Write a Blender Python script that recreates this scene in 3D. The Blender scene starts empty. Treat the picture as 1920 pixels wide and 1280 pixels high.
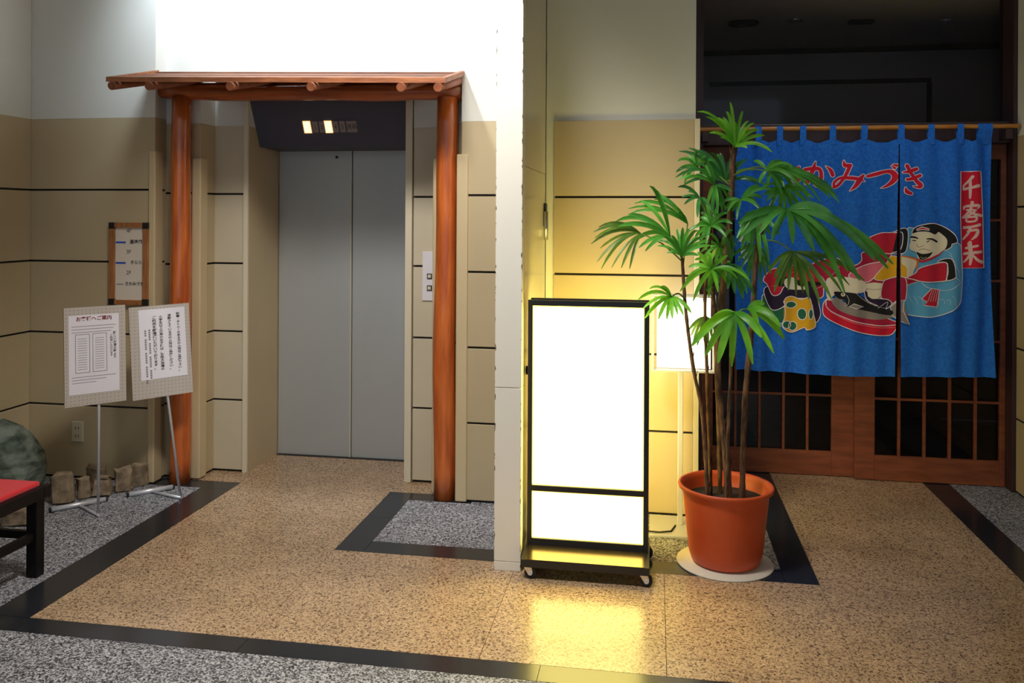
import bpy, bmesh, math, random
from mathutils import Vector, Matrix

# ---------------------------------------------------------------- camera, world, lights, exposure
scene = bpy.context.scene
col = scene.collection
scene.view_settings.view_transform = 'Standard'
scene.view_settings.look = 'None'
scene.view_settings.gamma = 1.0
scene.view_settings.use_curve_mapping = False
scene.view_settings.exposure = 0.0

cam_data = bpy.data.cameras.new('camera')
cam = bpy.data.objects.new('camera', cam_data)
col.objects.link(cam)
cam_data.sensor_width = 36.0
cam_data.lens = 30.0
cam_data.shift_y = -0.12083
cam_data.clip_start = 0.05
cam.matrix_world = (Matrix.Translation((0, 0, 1.62)) @ Matrix.Rotation(math.radians(9.5), 4, 'Z')
                    @ Matrix.Rotation(math.radians(90), 4, 'X') @ Matrix.Rotation(math.radians(0.3), 4, 'Z'))
scene.camera = cam

world = bpy.data.worlds.new('daylight')
scene.world = world
world.use_nodes = True
world.node_tree.nodes['Background'].inputs[0].default_value = (0.74, 0.87, 1.0, 1)
world.node_tree.nodes['Background'].inputs[1].default_value = 0.68

def lamp(name, kind, loc, energy, color, target=None, **kw):
    d = bpy.data.lights.new(name, kind)
    d.energy = energy
    d.color = color
    for k, v in kw.items():
        setattr(d, k, v)
    o = bpy.data.objects.new(name, d)
    o.location = loc
    if target is not None:
        o.rotation_euler = (Vector(target) - Vector(loc)).to_track_quat('-Z', 'Y').to_euler()
    col.objects.link(o)
    return o

# downlights in the ceiling over the elevator porch
lamp('porch_downlight', 'SPOT', (-2.55, 4.20, 3.40), 72, (0.78, 0.90, 1.0), (-2.5, 5.05, 2.75),
     spot_size=math.radians(104), spot_blend=0.5, shadow_soft_size=0.22)
lamp('porch_downlight', 'SPOT', (-1.60, 4.05, 3.60), 130, (0.90, 0.96, 1.0), (-1.62, 5.05, 2.75),
     spot_size=math.radians(104), spot_blend=0.4, shadow_soft_size=0.06)
# lobby ceiling downlight in front of the white column
lamp('lobby_downlight', 'SPOT', (-1.05, 2.75, 3.64), 430, (1.0, 0.95, 0.87), (-1.2, 3.9, 0.9),
     spot_size=math.radians(96), spot_blend=0.7, shadow_soft_size=0.35)

# ceiling downlight in front of the restaurant
lamp('entrance_downlight', 'SPOT', (1.05, 4.15, 3.64), 60, (0.92, 0.96, 1.0), (1.15, 5.5, 1.5),
     spot_size=math.radians(80), spot_blend=0.8, shadow_soft_size=0.30)

# ---------------------------------------------------------------- materials
def srgb(r, g, b):
    f = lambda c: (c / 12.92) if c <= 0.04045 else ((c + 0.055) / 1.055) ** 2.4
    return (f(r / 255), f(g / 255), f(b / 255), 1.0)

def mat(name, c, rough=0.5, metal=0.0, var=0.0, vscale=6.0, bump=0.0, bscale=80.0, stretch=(1, 1, 1), c2=None, coat=0.0, spec=0.5, sheen=0.0):
    m = bpy.data.materials.new(name)
    m.use_nodes = True
    nt = m.node_tree
    b = nt.nodes['Principled BSDF']
    b.inputs['Base Color'].default_value = c
    b.inputs['Roughness'].default_value = rough
    b.inputs['Metallic'].default_value = metal
    b.inputs['Coat Weight'].default_value = coat
    b.inputs['Coat Roughness'].default_value = 0.12
    b.inputs['Specular IOR Level'].default_value = spec
    if sheen: b.inputs['Sheen Weight'].default_value = sheen
    if var or c2 or bump:
        tc = nt.nodes.new('ShaderNodeNewGeometry')
        mp = nt.nodes.new('ShaderNodeMapping')
        mp.inputs['Scale'].default_value = stretch
        nt.links.new(tc.outputs['Position'], mp.inputs['Vector'])
    if var or c2:
        n = nt.nodes.new('ShaderNodeTexNoise')
        n.inputs['Scale'].default_value = vscale
        n.inputs['Detail'].default_value = 5
        nt.links.new(mp.outputs['Vector'], n.inputs['Vector'])
        r = nt.nodes.new('ShaderNodeValToRGB')
        r.color_ramp.elements[0].position = 0.36
        r.color_ramp.elements[1].position = 0.64
        if c2 is None:
            r.color_ramp.elements[0].color = tuple(x * (1 - var) for x in c[:3]) + (1,)
            r.color_ramp.elements[1].color = tuple(min(1, x * (1 + var)) for x in c[:3]) + (1,)
        else:
            r.color_ramp.elements[0].color = c2
            r.color_ramp.elements[1].color = c
        nt.links.new(n.outputs['Fac'], r.inputs['Fac'])
        nt.links.new(r.outputs['Color'], b.inputs['Base Color'])
    if bump:
        n2 = nt.nodes.new('ShaderNodeTexNoise')
        n2.inputs['Scale'].default_value = bscale
        n2.inputs['Detail'].default_value = 4
        nt.links.new(mp.outputs['Vector'], n2.inputs['Vector'])
        bp = nt.nodes.new('ShaderNodeBump')
        bp.inputs['Strength'].default_value = bump
        bp.inputs['Distance'].default_value = 0.004
        nt.links.new(n2.outputs['Fac'], bp.inputs['Height'])
        nt.links.new(bp.outputs['Normal'], b.inputs['Normal'])
    return m

def speckle(name, stops, scale, rough, bump=0.0, detail=3.0, spec=0.5):
    m = bpy.data.materials.new(name)
    m.use_nodes = True
    nt = m.node_tree
    b = nt.nodes['Principled BSDF']
    b.inputs['Roughness'].default_value = rough
    b.inputs['Specular IOR Level'].default_value = spec
    g = nt.nodes.new('ShaderNodeNewGeometry')
    v = nt.nodes.new('ShaderNodeTexVoronoi')
    v.inputs['Scale'].default_value = scale
    nt.links.new(g.outputs['Position'], v.inputs['Vector'])
    sep = nt.nodes.new('ShaderNodeSeparateColor')
    nt.links.new(v.outputs['Color'], sep.inputs[0])
    n0 = nt.nodes.new('ShaderNodeTexNoise')
    n0.inputs['Scale'].default_value = scale * 0.35
    n0.inputs['Detail'].default_value = detail
    nt.links.new(g.outputs['Position'], n0.inputs['Vector'])
    n = nt.nodes.new('ShaderNodeMath')
    n.operation = 'MULTIPLY_ADD'
    n.inputs[1].default_value = 0.45
    nt.links.new(sep.outputs[0], n.inputs[0])
    ml = nt.nodes.new('ShaderNodeMath')
    ml.operation = 'MULTIPLY'
    ml.inputs[1].default_value = 0.55
    nt.links.new(n0.outputs['Fac'], ml.inputs[0])
    nt.links.new(ml.outputs[0], n.inputs[2])
    r = nt.nodes.new('ShaderNodeValToRGB')
    e = r.color_ramp.elements
    e[0].position, e[0].color = stops[0]
    e[1].position, e[1].color = stops[-1]
    for p, c in stops[1:-1]:
        x = e.new(p)
        x.color = c
    nt.links.new(n.outputs[0], r.inputs['Fac'])
    # broad mottling of the stone
    n3 = nt.nodes.new('ShaderNodeTexNoise')
    n3.inputs['Scale'].default_value = 5.0
    nt.links.new(g.outputs['Position'], n3.inputs['Vector'])
    mx = nt.nodes.new('ShaderNodeMix')
    mx.data_type = 'RGBA'
    mx.blend_type = 'MULTIPLY'
    mx.inputs['Factor'].default_value = 0.35
    nt.links.new(r.outputs['Color'], mx.inputs['A'])
    nt.links.new(n3.outputs['Color'], mx.inputs['B'])
    hs = nt.nodes.new('ShaderNodeHueSaturation')
    hs.inputs['Saturation'].default_value = 0.0
    hs.inputs['Value'].default_value = 2.0
    nt.links.new(n3.outputs['Color'], hs.inputs['Color'])
    nt.links.new(hs.outputs['Color'], mx.inputs['B'])
    nt.links.new(mx.outputs['Result'], b.inputs['Base Color'])
    if bump:
        bp = nt.nodes.new('ShaderNodeBump')
        bp.inputs['Strength'].default_value = bump
        bp.inputs['Distance'].default_value = 0.003
        nt.links.new(n.outputs[0], bp.inputs['Height'])
        nt.links.new(bp.outputs['Normal'], b.inputs['Normal'])
    return m

def emit(name, c, strength):
    m = bpy.data.materials.new(name)
    m.use_nodes = True
    b = m.node_tree.nodes['Principled BSDF']
    b.inputs['Base Color'].default_value = (0.8, 0.8, 0.8, 1)
    b.inputs['Emission Color'].default_value = c
    b.inputs['Emission Strength'].default_value = strength
    b.inputs['Roughness'].default_value = 0.3
    return m

def glass(name, tint, refl=0.08):
    m = bpy.data.materials.new(name)
    m.use_nodes = True
    nt = m.node_tree
    for n in list(nt.nodes):
        if n.type == 'BSDF_PRINCIPLED': nt.nodes.remove(n)
    out = nt.nodes['Material Output']
    t = nt.nodes.new('ShaderNodeBsdfTransparent'); t.inputs[0].default_value = tint
    g = nt.nodes.new('ShaderNodeBsdfGlossy'); g.inputs['Roughness'].default_value = 0.04
    mx = nt.nodes.new('ShaderNodeMixShader'); mx.inputs[0].default_value = refl
    nt.links.new(t.outputs[0], mx.inputs[1]); nt.links.new(g.outputs[0], mx.inputs[2])
    nt.links.new(mx.outputs[0], out.inputs['Surface'])
    return m

def chipped(name, c, dark, edges, rough=0.45):
    # paint worn away in flecks along the vertical edges at the given x positions
    m = mat(name, c, rough)
    nt = m.node_tree
    b = nt.nodes['Principled BSDF']
    g = nt.nodes.new('ShaderNodeNewGeometry')
    s = nt.nodes.new('ShaderNodeSeparateXYZ')
    nt.links.new(g.outputs['Position'], s.inputs[0])
    mins = None
    for ex in edges:
        a = nt.nodes.new('ShaderNodeMath'); a.operation = 'SUBTRACT'; a.inputs[1].default_value = ex
        nt.links.new(s.outputs['X'], a.inputs[0])
        ab = nt.nodes.new('ShaderNodeMath'); ab.operation = 'ABSOLUTE'
        nt.links.new(a.outputs[0], ab.inputs[0])
        if mins is None: mins = ab
        else:
            mm = nt.nodes.new('ShaderNodeMath'); mm.operation = 'MINIMUM'
            nt.links.new(mins.outputs[0], mm.inputs[0]); nt.links.new(ab.outputs[0], mm.inputs[1]); mins = mm
    ay = nt.nodes.new('ShaderNodeMath'); ay.operation = 'SUBTRACT'; ay.inputs[1].default_value = 3.86
    nt.links.new(s.outputs['Y'], ay.inputs[0])
    aby = nt.nodes.new('ShaderNodeMath'); aby.operation = 'ABSOLUTE'
    nt.links.new(ay.outputs[0], aby.inputs[0])
    mxm = nt.nodes.new('ShaderNodeMath'); mxm.operation = 'MAXIMUM'
    nt.links.new(mins.outputs[0], mxm.inputs[0]); nt.links.new(aby.outputs[0], mxm.inputs[1]); mins = mxm
    n = nt.nodes.new('ShaderNodeTexNoise'); n.inputs['Scale'].default_value = 22; n.inputs['Detail'].default_value = 6
    nt.links.new(g.outputs['Position'], n.inputs['Vector'])
    sub = nt.nodes.new('ShaderNodeMath'); sub.operation = 'MULTIPLY_ADD'
    sub.inputs[1].default_value = -30.0
    nt.links.new(mins.outputs[0], sub.inputs[0]); nt.links.new(n.outputs['Fac'], sub.inputs[2])
    gt = nt.nodes.new('ShaderNodeMath'); gt.operation = 'GREATER_THAN'; gt.inputs[1].default_value = 0.52
    nt.links.new(sub.outputs[0], gt.inputs[0])
    mx = nt.nodes.new('ShaderNodeMix'); mx.data_type = 'RGBA'
    mx.inputs['A'].default_value = c; mx.inputs['B'].default_value = dark
    nt.links.new(gt.outputs[0], mx.inputs['Factor'])
    nt.links.new(mx.outputs['Result'], b.inputs['Base Color'])
    return m

def pegboard(name, c):
    m = mat(name, c, 0.7)
    nt = m.node_tree
    b = nt.nodes['Principled BSDF']
    tc = nt.nodes.new('ShaderNodeTexCoord')
    sc = nt.nodes.new('ShaderNodeVectorMath'); sc.operation = 'SCALE'; sc.inputs['Scale'].default_value = 50.0
    nt.links.new(tc.outputs['Object'], sc.inputs[0])
    fr = nt.nodes.new('ShaderNodeVectorMath'); fr.operation = 'FRACTION'
    nt.links.new(sc.outputs[0], fr.inputs[0])
    sb = nt.nodes.new('ShaderNodeVectorMath'); sb.operation = 'SUBTRACT'; sb.inputs[1].default_value = (0.5, 0.5, 0.5)
    nt.links.new(fr.outputs[0], sb.inputs[0])
    ml = nt.nodes.new('ShaderNodeVectorMath'); ml.operation = 'MULTIPLY'; ml.inputs[1].default_value = (1, 0, 1)
    nt.links.new(sb.outputs[0], ml.inputs[0])
    ln = nt.nodes.new('ShaderNodeVectorMath'); ln.operation = 'LENGTH'
    nt.links.new(ml.outputs[0], ln.inputs[0])
    lt = nt.nodes.new('ShaderNodeMath'); lt.operation = 'LESS_THAN'; lt.inputs[1].default_value = 0.15
    nt.links.new(ln.outputs['Value'], lt.inputs[0])
    mx = nt.nodes.new('ShaderNodeMix'); mx.data_type = 'RGBA'
    mx.inputs['A'].default_value = c; mx.inputs['B'].default_value = srgb(146, 138, 130)
    nt.links.new(lt.outputs[0], mx.inputs['Factor'])
    nt.links.new(mx.outputs['Result'], b.inputs['Base Color'])
    return m

M = {}
M['beige'] = mat('beige_panel', srgb(192, 174, 140), 0.5, var=0.03, vscale=3, bump=0.05, bscale=300)
M['beige2'] = mat('pale_beige_panel', srgb(208, 196, 172), 0.5, var=0.03, vscale=3, bump=0.05, bscale=300)
M['guard'] = mat('cream_guard', srgb(208, 188, 150), 0.45)
M['cream'] = mat('cream_wall', srgb(224, 223, 216), 0.6, var=0.02, vscale=2)
M['trimc'] = mat('cream_trim', srgb(224, 214, 190), 0.5)
M['groove'] = mat('black_groove', srgb(18, 16, 16), 0.7)
M['column'] = chipped('chipped_white_paint', srgb(248, 244, 234), srgb(96, 84, 70), (-0.722, -0.598))
M['gloss_white'] = mat('glossy_cream_panel', srgb(226, 222, 206), 0.22)
M['tan'] = speckle('tan_granite', [(0.27, srgb(82, 65, 54)), (0.37, srgb(142, 115, 91)), (0.48, srgb(175, 146, 116)), (0.72, srgb(195, 168, 136))], 180, 0.24, 0.02)
M['blackstone'] = mat('black_granite', srgb(38, 40, 46), 0.2, var=0.12, vscale=40)
M['grey'] = speckle('grey_granite', [(0.30, srgb(36, 36, 42)), (0.45, srgb(95, 96, 103)), (0.66, srgb(180, 180, 186))], 170, 0.62, 0.15)
M['grout'] = mat('grout', srgb(96, 78, 60), 0.8)
M['steel_door'] = mat('brushed_steel_door', srgb(186, 190, 192), 0.42, metal=0.35, var=0.03, vscale=3, stretch=(1, 1, 0.3))
M['header'] = mat('navy_black_header', srgb(74, 76, 94), 0.55)
M['orange_z'] = mat('varnished_log', srgb(214, 112, 46), 0.26, c2=srgb(178, 82, 32), vscale=9, stretch=(3, 3, 0.35), coat=0.6)
M['orange_x'] = mat('varnished_beam', srgb(190, 98, 46), 0.30, c2=srgb(150, 72, 34), vscale=9, stretch=(0.35, 3, 3), coat=0.5)
M['board'] = mat('roof_board', srgb(176, 110, 70), 0.45, c2=srgb(140, 82, 50), vscale=12, stretch=(0.6, 4, 4))
M['endgrain'] = mat('rafter_wood', srgb(166, 98, 64), 0.55, c2=srgb(142, 80, 52), vscale=30)
M['deck'] = mat('weathered_deck', srgb(132, 82, 56), 0.6, c2=srgb(96, 58, 42), vscale=14, stretch=(0.6, 4, 4))
M['darkwood'] = mat('dark_purple_wood', srgb(60, 40, 44), 0.45, var=0.15, vscale=10, stretch=(3, 3, 0.4))
M['redwood'] = mat('red_brown_wood', srgb(146, 80, 50), 0.5, c2=srgb(120, 62, 40), vscale=10, stretch=(0.5, 2, 3))
M['glass'] = glass('door_glass', (0.40, 0.40, 0.46, 1), 0.03)
M['tglass'] = glass('transom_glass', (0.80, 0.80, 0.84, 1), 0.015)
M['room'] = mat('restaurant_wall', srgb(170, 158, 150), 0.8)
M['roomceil'] = mat('restaurant_ceiling', srgb(220, 216, 214), 0.8)
M['black'] = mat('black_metal', srgb(26, 24, 26), 0.4)
M['blackwood'] = mat('black_lacquer', srgb(14, 12, 14), 0.45, spec=0.25)
M['tray'] = mat('tray_gold_sheen', srgb(120, 104, 76), 0.22, metal=0.9)  # gold tint stands in for the lit panel's reflection on the tray
M['redfelt'] = mat('red_felt', srgb(214, 20, 36), 0.95, bump=0.3, bscale=500, sheen=0.3)
M['chrome'] = mat('steel', srgb(200, 200, 200), 0.25, metal=1.0)
M['alu'] = mat('aluminium', srgb(214, 214, 222), 0.38, metal=0.45)
M['rubber'] = mat('rubber', srgb(30, 30, 32), 0.7)
M['plastic'] = mat('ivory_plastic', srgb(212, 204, 176), 0.4)
M['lightbox'] = emit('lightbox_acrylic', (1.0, 0.80, 0.18, 1), 8.5)
M['amber'] = emit('amber_edge_glow', (1.0, 0.66, 0.03, 1), 1.3)  # glowing strips added for the dimmer yellow rim of the sign's light
M['lightbox2'] = emit('stand_light_acrylic', (1.0, 0.92, 0.60, 1), 3.0)
M['indicator_on'] = emit('lit_lens', (1.0, 0.66, 0.26, 1), 2.6)
M['indicator_halo'] = emit('lit_lens_halo', (1.0, 0.34, 0.03, 1), 0.8)  # orange halo of the lit lenses, added as glowing strips
M['indicator_off'] = mat('lens_off', srgb(150, 142, 140), 0.4)
M['pot'] = mat('terracotta_plastic', srgb(206, 84, 40), 0.45, var=0.04, vscale=8)
M['soil'] = mat('dark_soil', srgb(44, 40, 40), 0.9, bump=1.0, bscale=60)
M['saucer'] = mat('white_disc', srgb(214, 204, 192), 0.6, var=0.03)
M['cane'] = mat('fibrous_cane', srgb(128, 94, 66), 0.85, c2=srgb(64, 44, 32), vscale=45, stretch=(1.5, 1.5, 0.35), bump=0.8, bscale=120)
M['petiole'] = mat('petiole_green', srgb(96, 128, 60), 0.5)
def leafmat(n, c, c2, rough):
    m = mat(n, srgb(*c), rough, c2=srgb(*c2), vscale=7, spec=0.6)
    nt = m.node_tree
    b = nt.nodes['Principled BSDF']
    tr = nt.nodes.new('ShaderNodeBsdfTranslucent')
    tr.inputs['Color'].default_value = srgb(*c)
    mx = nt.nodes.new('ShaderNodeMixShader')
    mx.inputs[0].default_value = 0.30
    nt.links.new(b.outputs[0], mx.inputs[1]); nt.links.new(tr.outputs[0], mx.inputs[2])
    nt.links.new(mx.outputs[0], nt.nodes['Material Output'].inputs['Surface'])
    return m
M['leaf_lime'] = leafmat('leaf_lime', (140, 224, 62), (72, 150, 40), 0.4)
M['leaf_mid'] = leafmat('leaf_mid', (108, 200, 78), (48, 118, 46), 0.36)
M['leaf_dark'] = leafmat('leaf_dark', (80, 162, 84), (30, 82, 44), 0.32)
M['leaf_glossy'] = leafmat('leaf_glossy', (116, 206, 98), (50, 128, 52), 0.28)
M['leaf_olive'] = leafmat('leaf_olive', (122, 170, 70), (66, 104, 40), 0.42)
M['cloth'] = mat('indigo_blue_cotton', srgb(26, 118, 228), 0.85, c2=srgb(18, 98, 204), vscale=60, bump=0.3, bscale=600)
for n, c in dict(sky=(92, 172, 228), line=(236, 230, 240), crimson=(178, 24, 66), red=(202, 28, 60), red2=(214, 14, 54), pink=(226, 110, 138),
                 pinkl=(236, 140, 156), ink=(22, 22, 26), gold=(234, 176, 32), skin=(238, 228, 208), orange=(226, 120, 40), brown=(150, 110, 80),
                 plum=(40, 24, 58), grey=(146, 138, 136), green=(30, 104, 74), cream=(230, 196, 194)).items():
    M['p_' + n] = mat('dye_' + n, srgb(*c), 0.85)
M['bamboo'] = mat('bamboo', srgb(198, 138, 66), 0.35, c2=srgb(170, 108, 48), vscale=14, stretch=(0.6, 3, 3))
M['peg'] = pegboard('grey_pegboard', srgb(186, 176, 168))
M['boardside'] = mat('grey_board', srgb(170, 160, 150), 0.7)
M['paper'] = mat('white_paper', srgb(228, 224, 232), 0.8)
M['papery'] = mat('ivory_paper', srgb(226, 214, 198), 0.8)
M['inkblack'] = mat('print_black', srgb(50, 44, 50), 0.8)
M['inkgrey'] = mat('print_grey', srgb(140, 132, 142), 0.8)
M['inkmaroon'] = mat('print_maroon', srgb(120, 30, 40), 0.8)
M['inkblue'] = mat('blue_tape', srgb(40, 92, 200), 0.6)
M['oak'] = mat('oak_frame', srgb(178, 118, 70), 0.5, c2=srgb(150, 94, 52), vscale=18, stretch=(3, 3, 0.5))
M['rock'] = mat('mossy_rock', srgb(122, 132, 122), 0.85, c2=srgb(52, 66, 54), vscale=9, stretch=(1, 1, 2.2), bump=1.0, bscale=30)
M['stone'] = mat('sand_stone', srgb(158, 138, 112), 0.85, c2=srgb(110, 94, 76), vscale=20, bump=0.8, bscale=60)

# ---------------------------------------------------------------- builders
ORG = {}
def box(bm, x0, x1, y0, y1, z0, z1, bev=0.0, seg=2):
    vs = [bm.verts.new(p) for p in ((x0, y0, z0), (x1, y0, z0), (x1, y1, z0), (x0, y1, z0), (x0, y0, z1), (x1, y0, z1), (x1, y1, z1), (x0, y1, z1))]
    fs = [bm.faces.new([vs[i] for i in f]) for f in ((3, 2, 1, 0), (4, 5, 6, 7), (0, 1, 5, 4), (1, 2, 6, 5), (2, 3, 7, 6), (3, 0, 4, 7))]
    if bev:
        es = list({e for f in fs for e in f.edges})
        bmesh.ops.bevel(bm, geom=es, offset=bev, segments=seg, profile=0.6, affect='EDGES')
    return bm

def B(*a, **k):
    return box(bmesh.new(), *a, **k)

def prism(poly, axis, a, b):
    # extrude a 2-D outline along one axis; poly holds the two other coordinates in order
    bm = bmesh.new()
    def P(u, v, w):
        return {'x': (w, u, v), 'y': (u, w, v), 'z': (u, v, w)}[axis]
    A = [bm.verts.new(P(u, v, a)) for u, v in poly]
    C = [bm.verts.new(P(u, v, b)) for u, v in poly]
    bm.faces.new(A); bm.faces.new(C[::-1])
    n = len(poly)
    for i in range(n):
        bm.faces.new((A[i], C[i], C[(i + 1) % n], A[(i + 1) % n]))
    bmesh.ops.recalc_face_normals(bm, faces=bm.faces)
    return bm

def tube(bm, pts, radii, seg=10, caps=True):
    pts = [Vector(p) for p in pts]
    if not isinstance(radii, (list, tuple)): radii = [radii] * len(pts)
    rings = []
    t0 = (pts[1] - pts[0]).normalized()
    up = Vector((0, 0, 1)) if abs(t0.z) < 0.9 else Vector((1, 0, 0))
    n = t0.cross(up).normalized()
    for i, p in enumerate(pts):
        t = (pts[min(i + 1, len(pts) - 1)] - pts[max(i - 1, 0)]).normalized()
        n = (n - t * n.dot(t)).normalized()
        b = t.cross(n)
        rings.append([bm.verts.new(p + (n * math.cos(2 * math.pi * k / seg) + b * math.sin(2 * math.pi * k / seg)) * radii[i]) for k in range(seg)])
    for r, s in zip(rings, rings[1:]):
        for k in range(seg):
            f = bm.faces.new((r[k], r[(k + 1) % seg], s[(k + 1) % seg], s[k])); f.smooth = True
    if caps:
        bm.faces.new(rings[0][::-1]); bm.faces.new(rings[-1])
    return bm

def T(*a, **k):
    bm = tube(bmesh.new(), *a, **k)
    bmesh.ops.recalc_face_normals(bm, faces=bm.faces)
    return bm

def lathe(profile, seg=40, center=(0, 0, 0)):
    bm = bmesh.new()
    rings = []
    for r, z in profile:
        if r < 1e-6:
            rings.append([bm.verts.new((center[0], center[1], center[2] + z))])
        else:
            rings.append([bm.verts.new((center[0] + r * math.cos(2 * math.pi * k / seg), center[1] + r * math.sin(2 * math.pi * k / seg), center[2] + z)) for k in range(seg)])
    for a, b in zip(rings, rings[1:]):
        for k in range(seg):
            if len(a) == 1 and len(b) == 1: continue
            if len(a) == 1: f = bm.faces.new((a[0], b[k], b[(k + 1) % seg]))
            elif len(b) == 1: f = bm.faces.new((a[k], a[(k + 1) % seg], b[0]))
            else: f = bm.faces.new((a[k], a[(k + 1) % seg], b[(k + 1) % seg], b[k]))
            f.smooth = True
    bmesh.ops.recalc_face_normals(bm, faces=bm.faces)
    return bm

def tag(o, label=None, cat=None, group=None, kind=None):
    if label: o['label'] = label
    if cat: o['category'] = cat
    if group: o['group'] = group
    if kind: o['kind'] = kind
    return o

def obj(name, bm, m, parent=None):
    # world-space (or, under a rotated root, root-space) geometry becomes ONE mesh object
    me = bpy.data.meshes.new(name)
    if parent is not None:
        org = ORG[parent]
    else:
        xs = [v.co for v in bm.verts]
        lo = [min(c[i] for c in xs) for i in range(3)]; hi = [max(c[i] for c in xs) for i in range(3)]
        org = Vector(((lo[0] + hi[0]) / 2, (lo[1] + hi[1]) / 2, lo[2]))
    for v in bm.verts: v.co -= org
    bm.to_mesh(me); bm.free()
    for x in (m if isinstance(m, (list, tuple)) else [m]):
        me.materials.append(M[x])
    o = bpy.data.objects.new(name, me)
    col.objects.link(o)
    if parent is None: o.location = org
    else: o.parent = parent
    ORG[o] = org
    return o

def thing(name, loc, label, cat, group=None, local=False):
    o = bpy.data.objects.new(name, None)
    o.empty_display_size = 0.1
    col.objects.link(o)
    o.location = loc
    ORG[o] = Vector((0, 0, 0)) if local else Vector(loc)
    return tag(o, label, cat, group)

def struct(name, bm, m, label, cat):
    return tag(obj(name, bm, m), label, cat, kind='structure')

def text_bm(body, size, align='CENTER', line=1.0, bold=0.0):
    c = bpy.data.curves.new('lettering', 'FONT')
    c.body = body; c.size = size; c.align_x = align; c.align_y = 'CENTER' if '\n' not in body else 'TOP'
    c.space_line = line; c.offset = bold; c.resolution_u = 2
    o = bpy.data.objects.new('lettering', c)
    col.objects.link(o)
    dg = bpy.context.evaluated_depsgraph_get()
    me = bpy.data.meshes.new_from_object(o.evaluated_get(dg))
    bm = bmesh.new(); bm.from_mesh(me)
    bpy.data.objects.remove(o); bpy.data.curves.remove(c); bpy.data.meshes.remove(me)
    return bm

def place(bm, f):
    # map a flat drawing (x right, y up) into the scene with f(x, y) -> point
    for v in bm.verts: v.co = Vector(f(v.co.x, v.co.y))
    return bm

def quad(bm, f, x0, x1, y0, y1):
    bm.faces.new([bm.verts.new(f(*p)) for p in ((x0, y0), (x1, y0), (x1, y1), (x0, y1))])
def merge(dst, src):
    me = bpy.data.meshes.new('tmp'); src.to_mesh(me); src.free()
    dst.from_mesh(me); bpy.data.meshes.remove(me)
    return dst

# ---------------------------------------------------------------- floor
floor = struct('floor', B(-4.0, 4.2, -4.0, 7.6, -0.06, -0.02), 'grout', 'speckled stone lobby floor with black border strips', 'floor')
G = 0.001
def slab(name, m, x0, x1, y0, y1):
    obj(name, B(x0 + G, x1 - G, y0 + G, y1 - G, -0.02, 0.0), m, floor)
for a in [(-2.475, -1.53, 3.07, 3.955), (-1.53, -0.63, 3.07, 3.955), (-0.63, 0.05, 3.07, 3.955), (0.05, 0.73, 3.07, 3.955), (0.73, 1.637, 3.07, 3.955),
          (-2.475, -1.53, 3.955, 4.85), (-2.80, -2.0, 4.85, 5.52), (-2.0, -1.25, 4.85, 5.52), (0.73, 1.637, 3.955, 4.80), (0.73, 1.637, 4.80, 5.66), (0.2, 2.3, 5.66, 7.5)]:
    slab('tan_granite_slab', 'tan', *a)
for a in [(-2.665, -2.475, 3.07, 3.95), (-2.665, -2.475, 3.95, 4.72), (-3.05, -2.475, 4.72, 4.85),
          (-2.665, -1.53, 2.96, 3.07), (-1.53, -0.40, 2.96, 3.07), (-0.40, 0.73, 2.96, 3.07), (0.73, 1.79, 2.96, 3.07),
          (-1.53, -1.385, 3.955, 4.43), (-1.53, -1.385, 4.43, 4.85), (-1.385, -1.02, 4.73, 4.85), (-1.385, -0.40, 3.955, 4.095), (-0.40, 0.583, 3.955, 4.095),
          (0.583, 0.73, 3.955, 4.80), (0.583, 0.73, 4.80, 5.66), (1.637, 1.79, 3.07, 4.3), (1.637, 1.79, 4.3, 5.66)]:
    slab('black_border_strip', 'blackstone', *a)
for a in [(-3.95, -2.665, 2.96, 4.72), (-3.95, -3.05, 4.72, 4.9), (-3.95, 2.2, -4.0, 2.96), (-1.385, 0.583, 4.095, 4.73), (-1.02, 0.583, 4.73, 4.78), (0.2, 0.583, 4.78, 5.66), (1.79, 2.2, 2.96, 5.66)]:
    slab('grey_granite_slab', 'grey', *a)

# ---------------------------------------------------------------- walls
TOP = 3.7
def rows(*zs):
    return [(a + 0.006, b - 0.006) for a, b in zip(zs, zs[1:])]
def wall_y(name, Y, x0, x1, zs, thick, label, inset=0.010, upper=True, pm='beige'):
    zt = zs[-1]
    w = struct(name, B(x0 + (inset if thick > 0.05 else 0), x1 - inset, Y + 0.010, Y + thick - 0.002, 0, zt - 0.002), 'groove', label, 'wall')
    for i, (a, b) in enumerate(rows(*zs)):
        obj('panel', B(x0, x1, Y, Y + thick, a + (0.008 if i == 0 else 0), b + (0.006 if i == len(zs) - 2 else 0), bev=0.002, seg=1), pm, w)
    if upper: obj('upper_panel', B(x0, x1, Y, Y + thick, zt, TOP), 'cream', w)
    return w
ZL = (0.0, 0.450, 0.896, 1.337, 1.778, 2.218)
ZC = (0.0, 0.455, 0.890, 1.321, 1.761, 2.193)
ZR = (0.0, 0.454, 0.884, 1.321, 1.744, 2.166)
ZM_ = (0.0, 0.450, 0.880, 1.310, 1.746, 2.167)
ZE = (0.0, 0.457, 0.877, 1.309, 1.737, 2.160)
wall_y('wall_back_left', 4.75, -3.95, -2.993, ZL, 0.12, 'beige panelled wall behind the notice boards, left of the porch')
wall_y('wall_niche_left', 4.87, -3.02, -2.765, ZC, 0.18, 'narrow panelled step of wall behind the left log pillar')
wc = wall_y('wall_elevator_left', 5.05, -2.80, -2.566, ZC, 0.45, 'narrow panelled wall just left of the elevator recess', pm='beige2')
wr = wall_y('wall_elevator_right', 5.05, -1.456, -1.20, ZR, 0.45, 'narrow panelled wall with the call panel, right of the elevator', pm='beige2')
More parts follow.
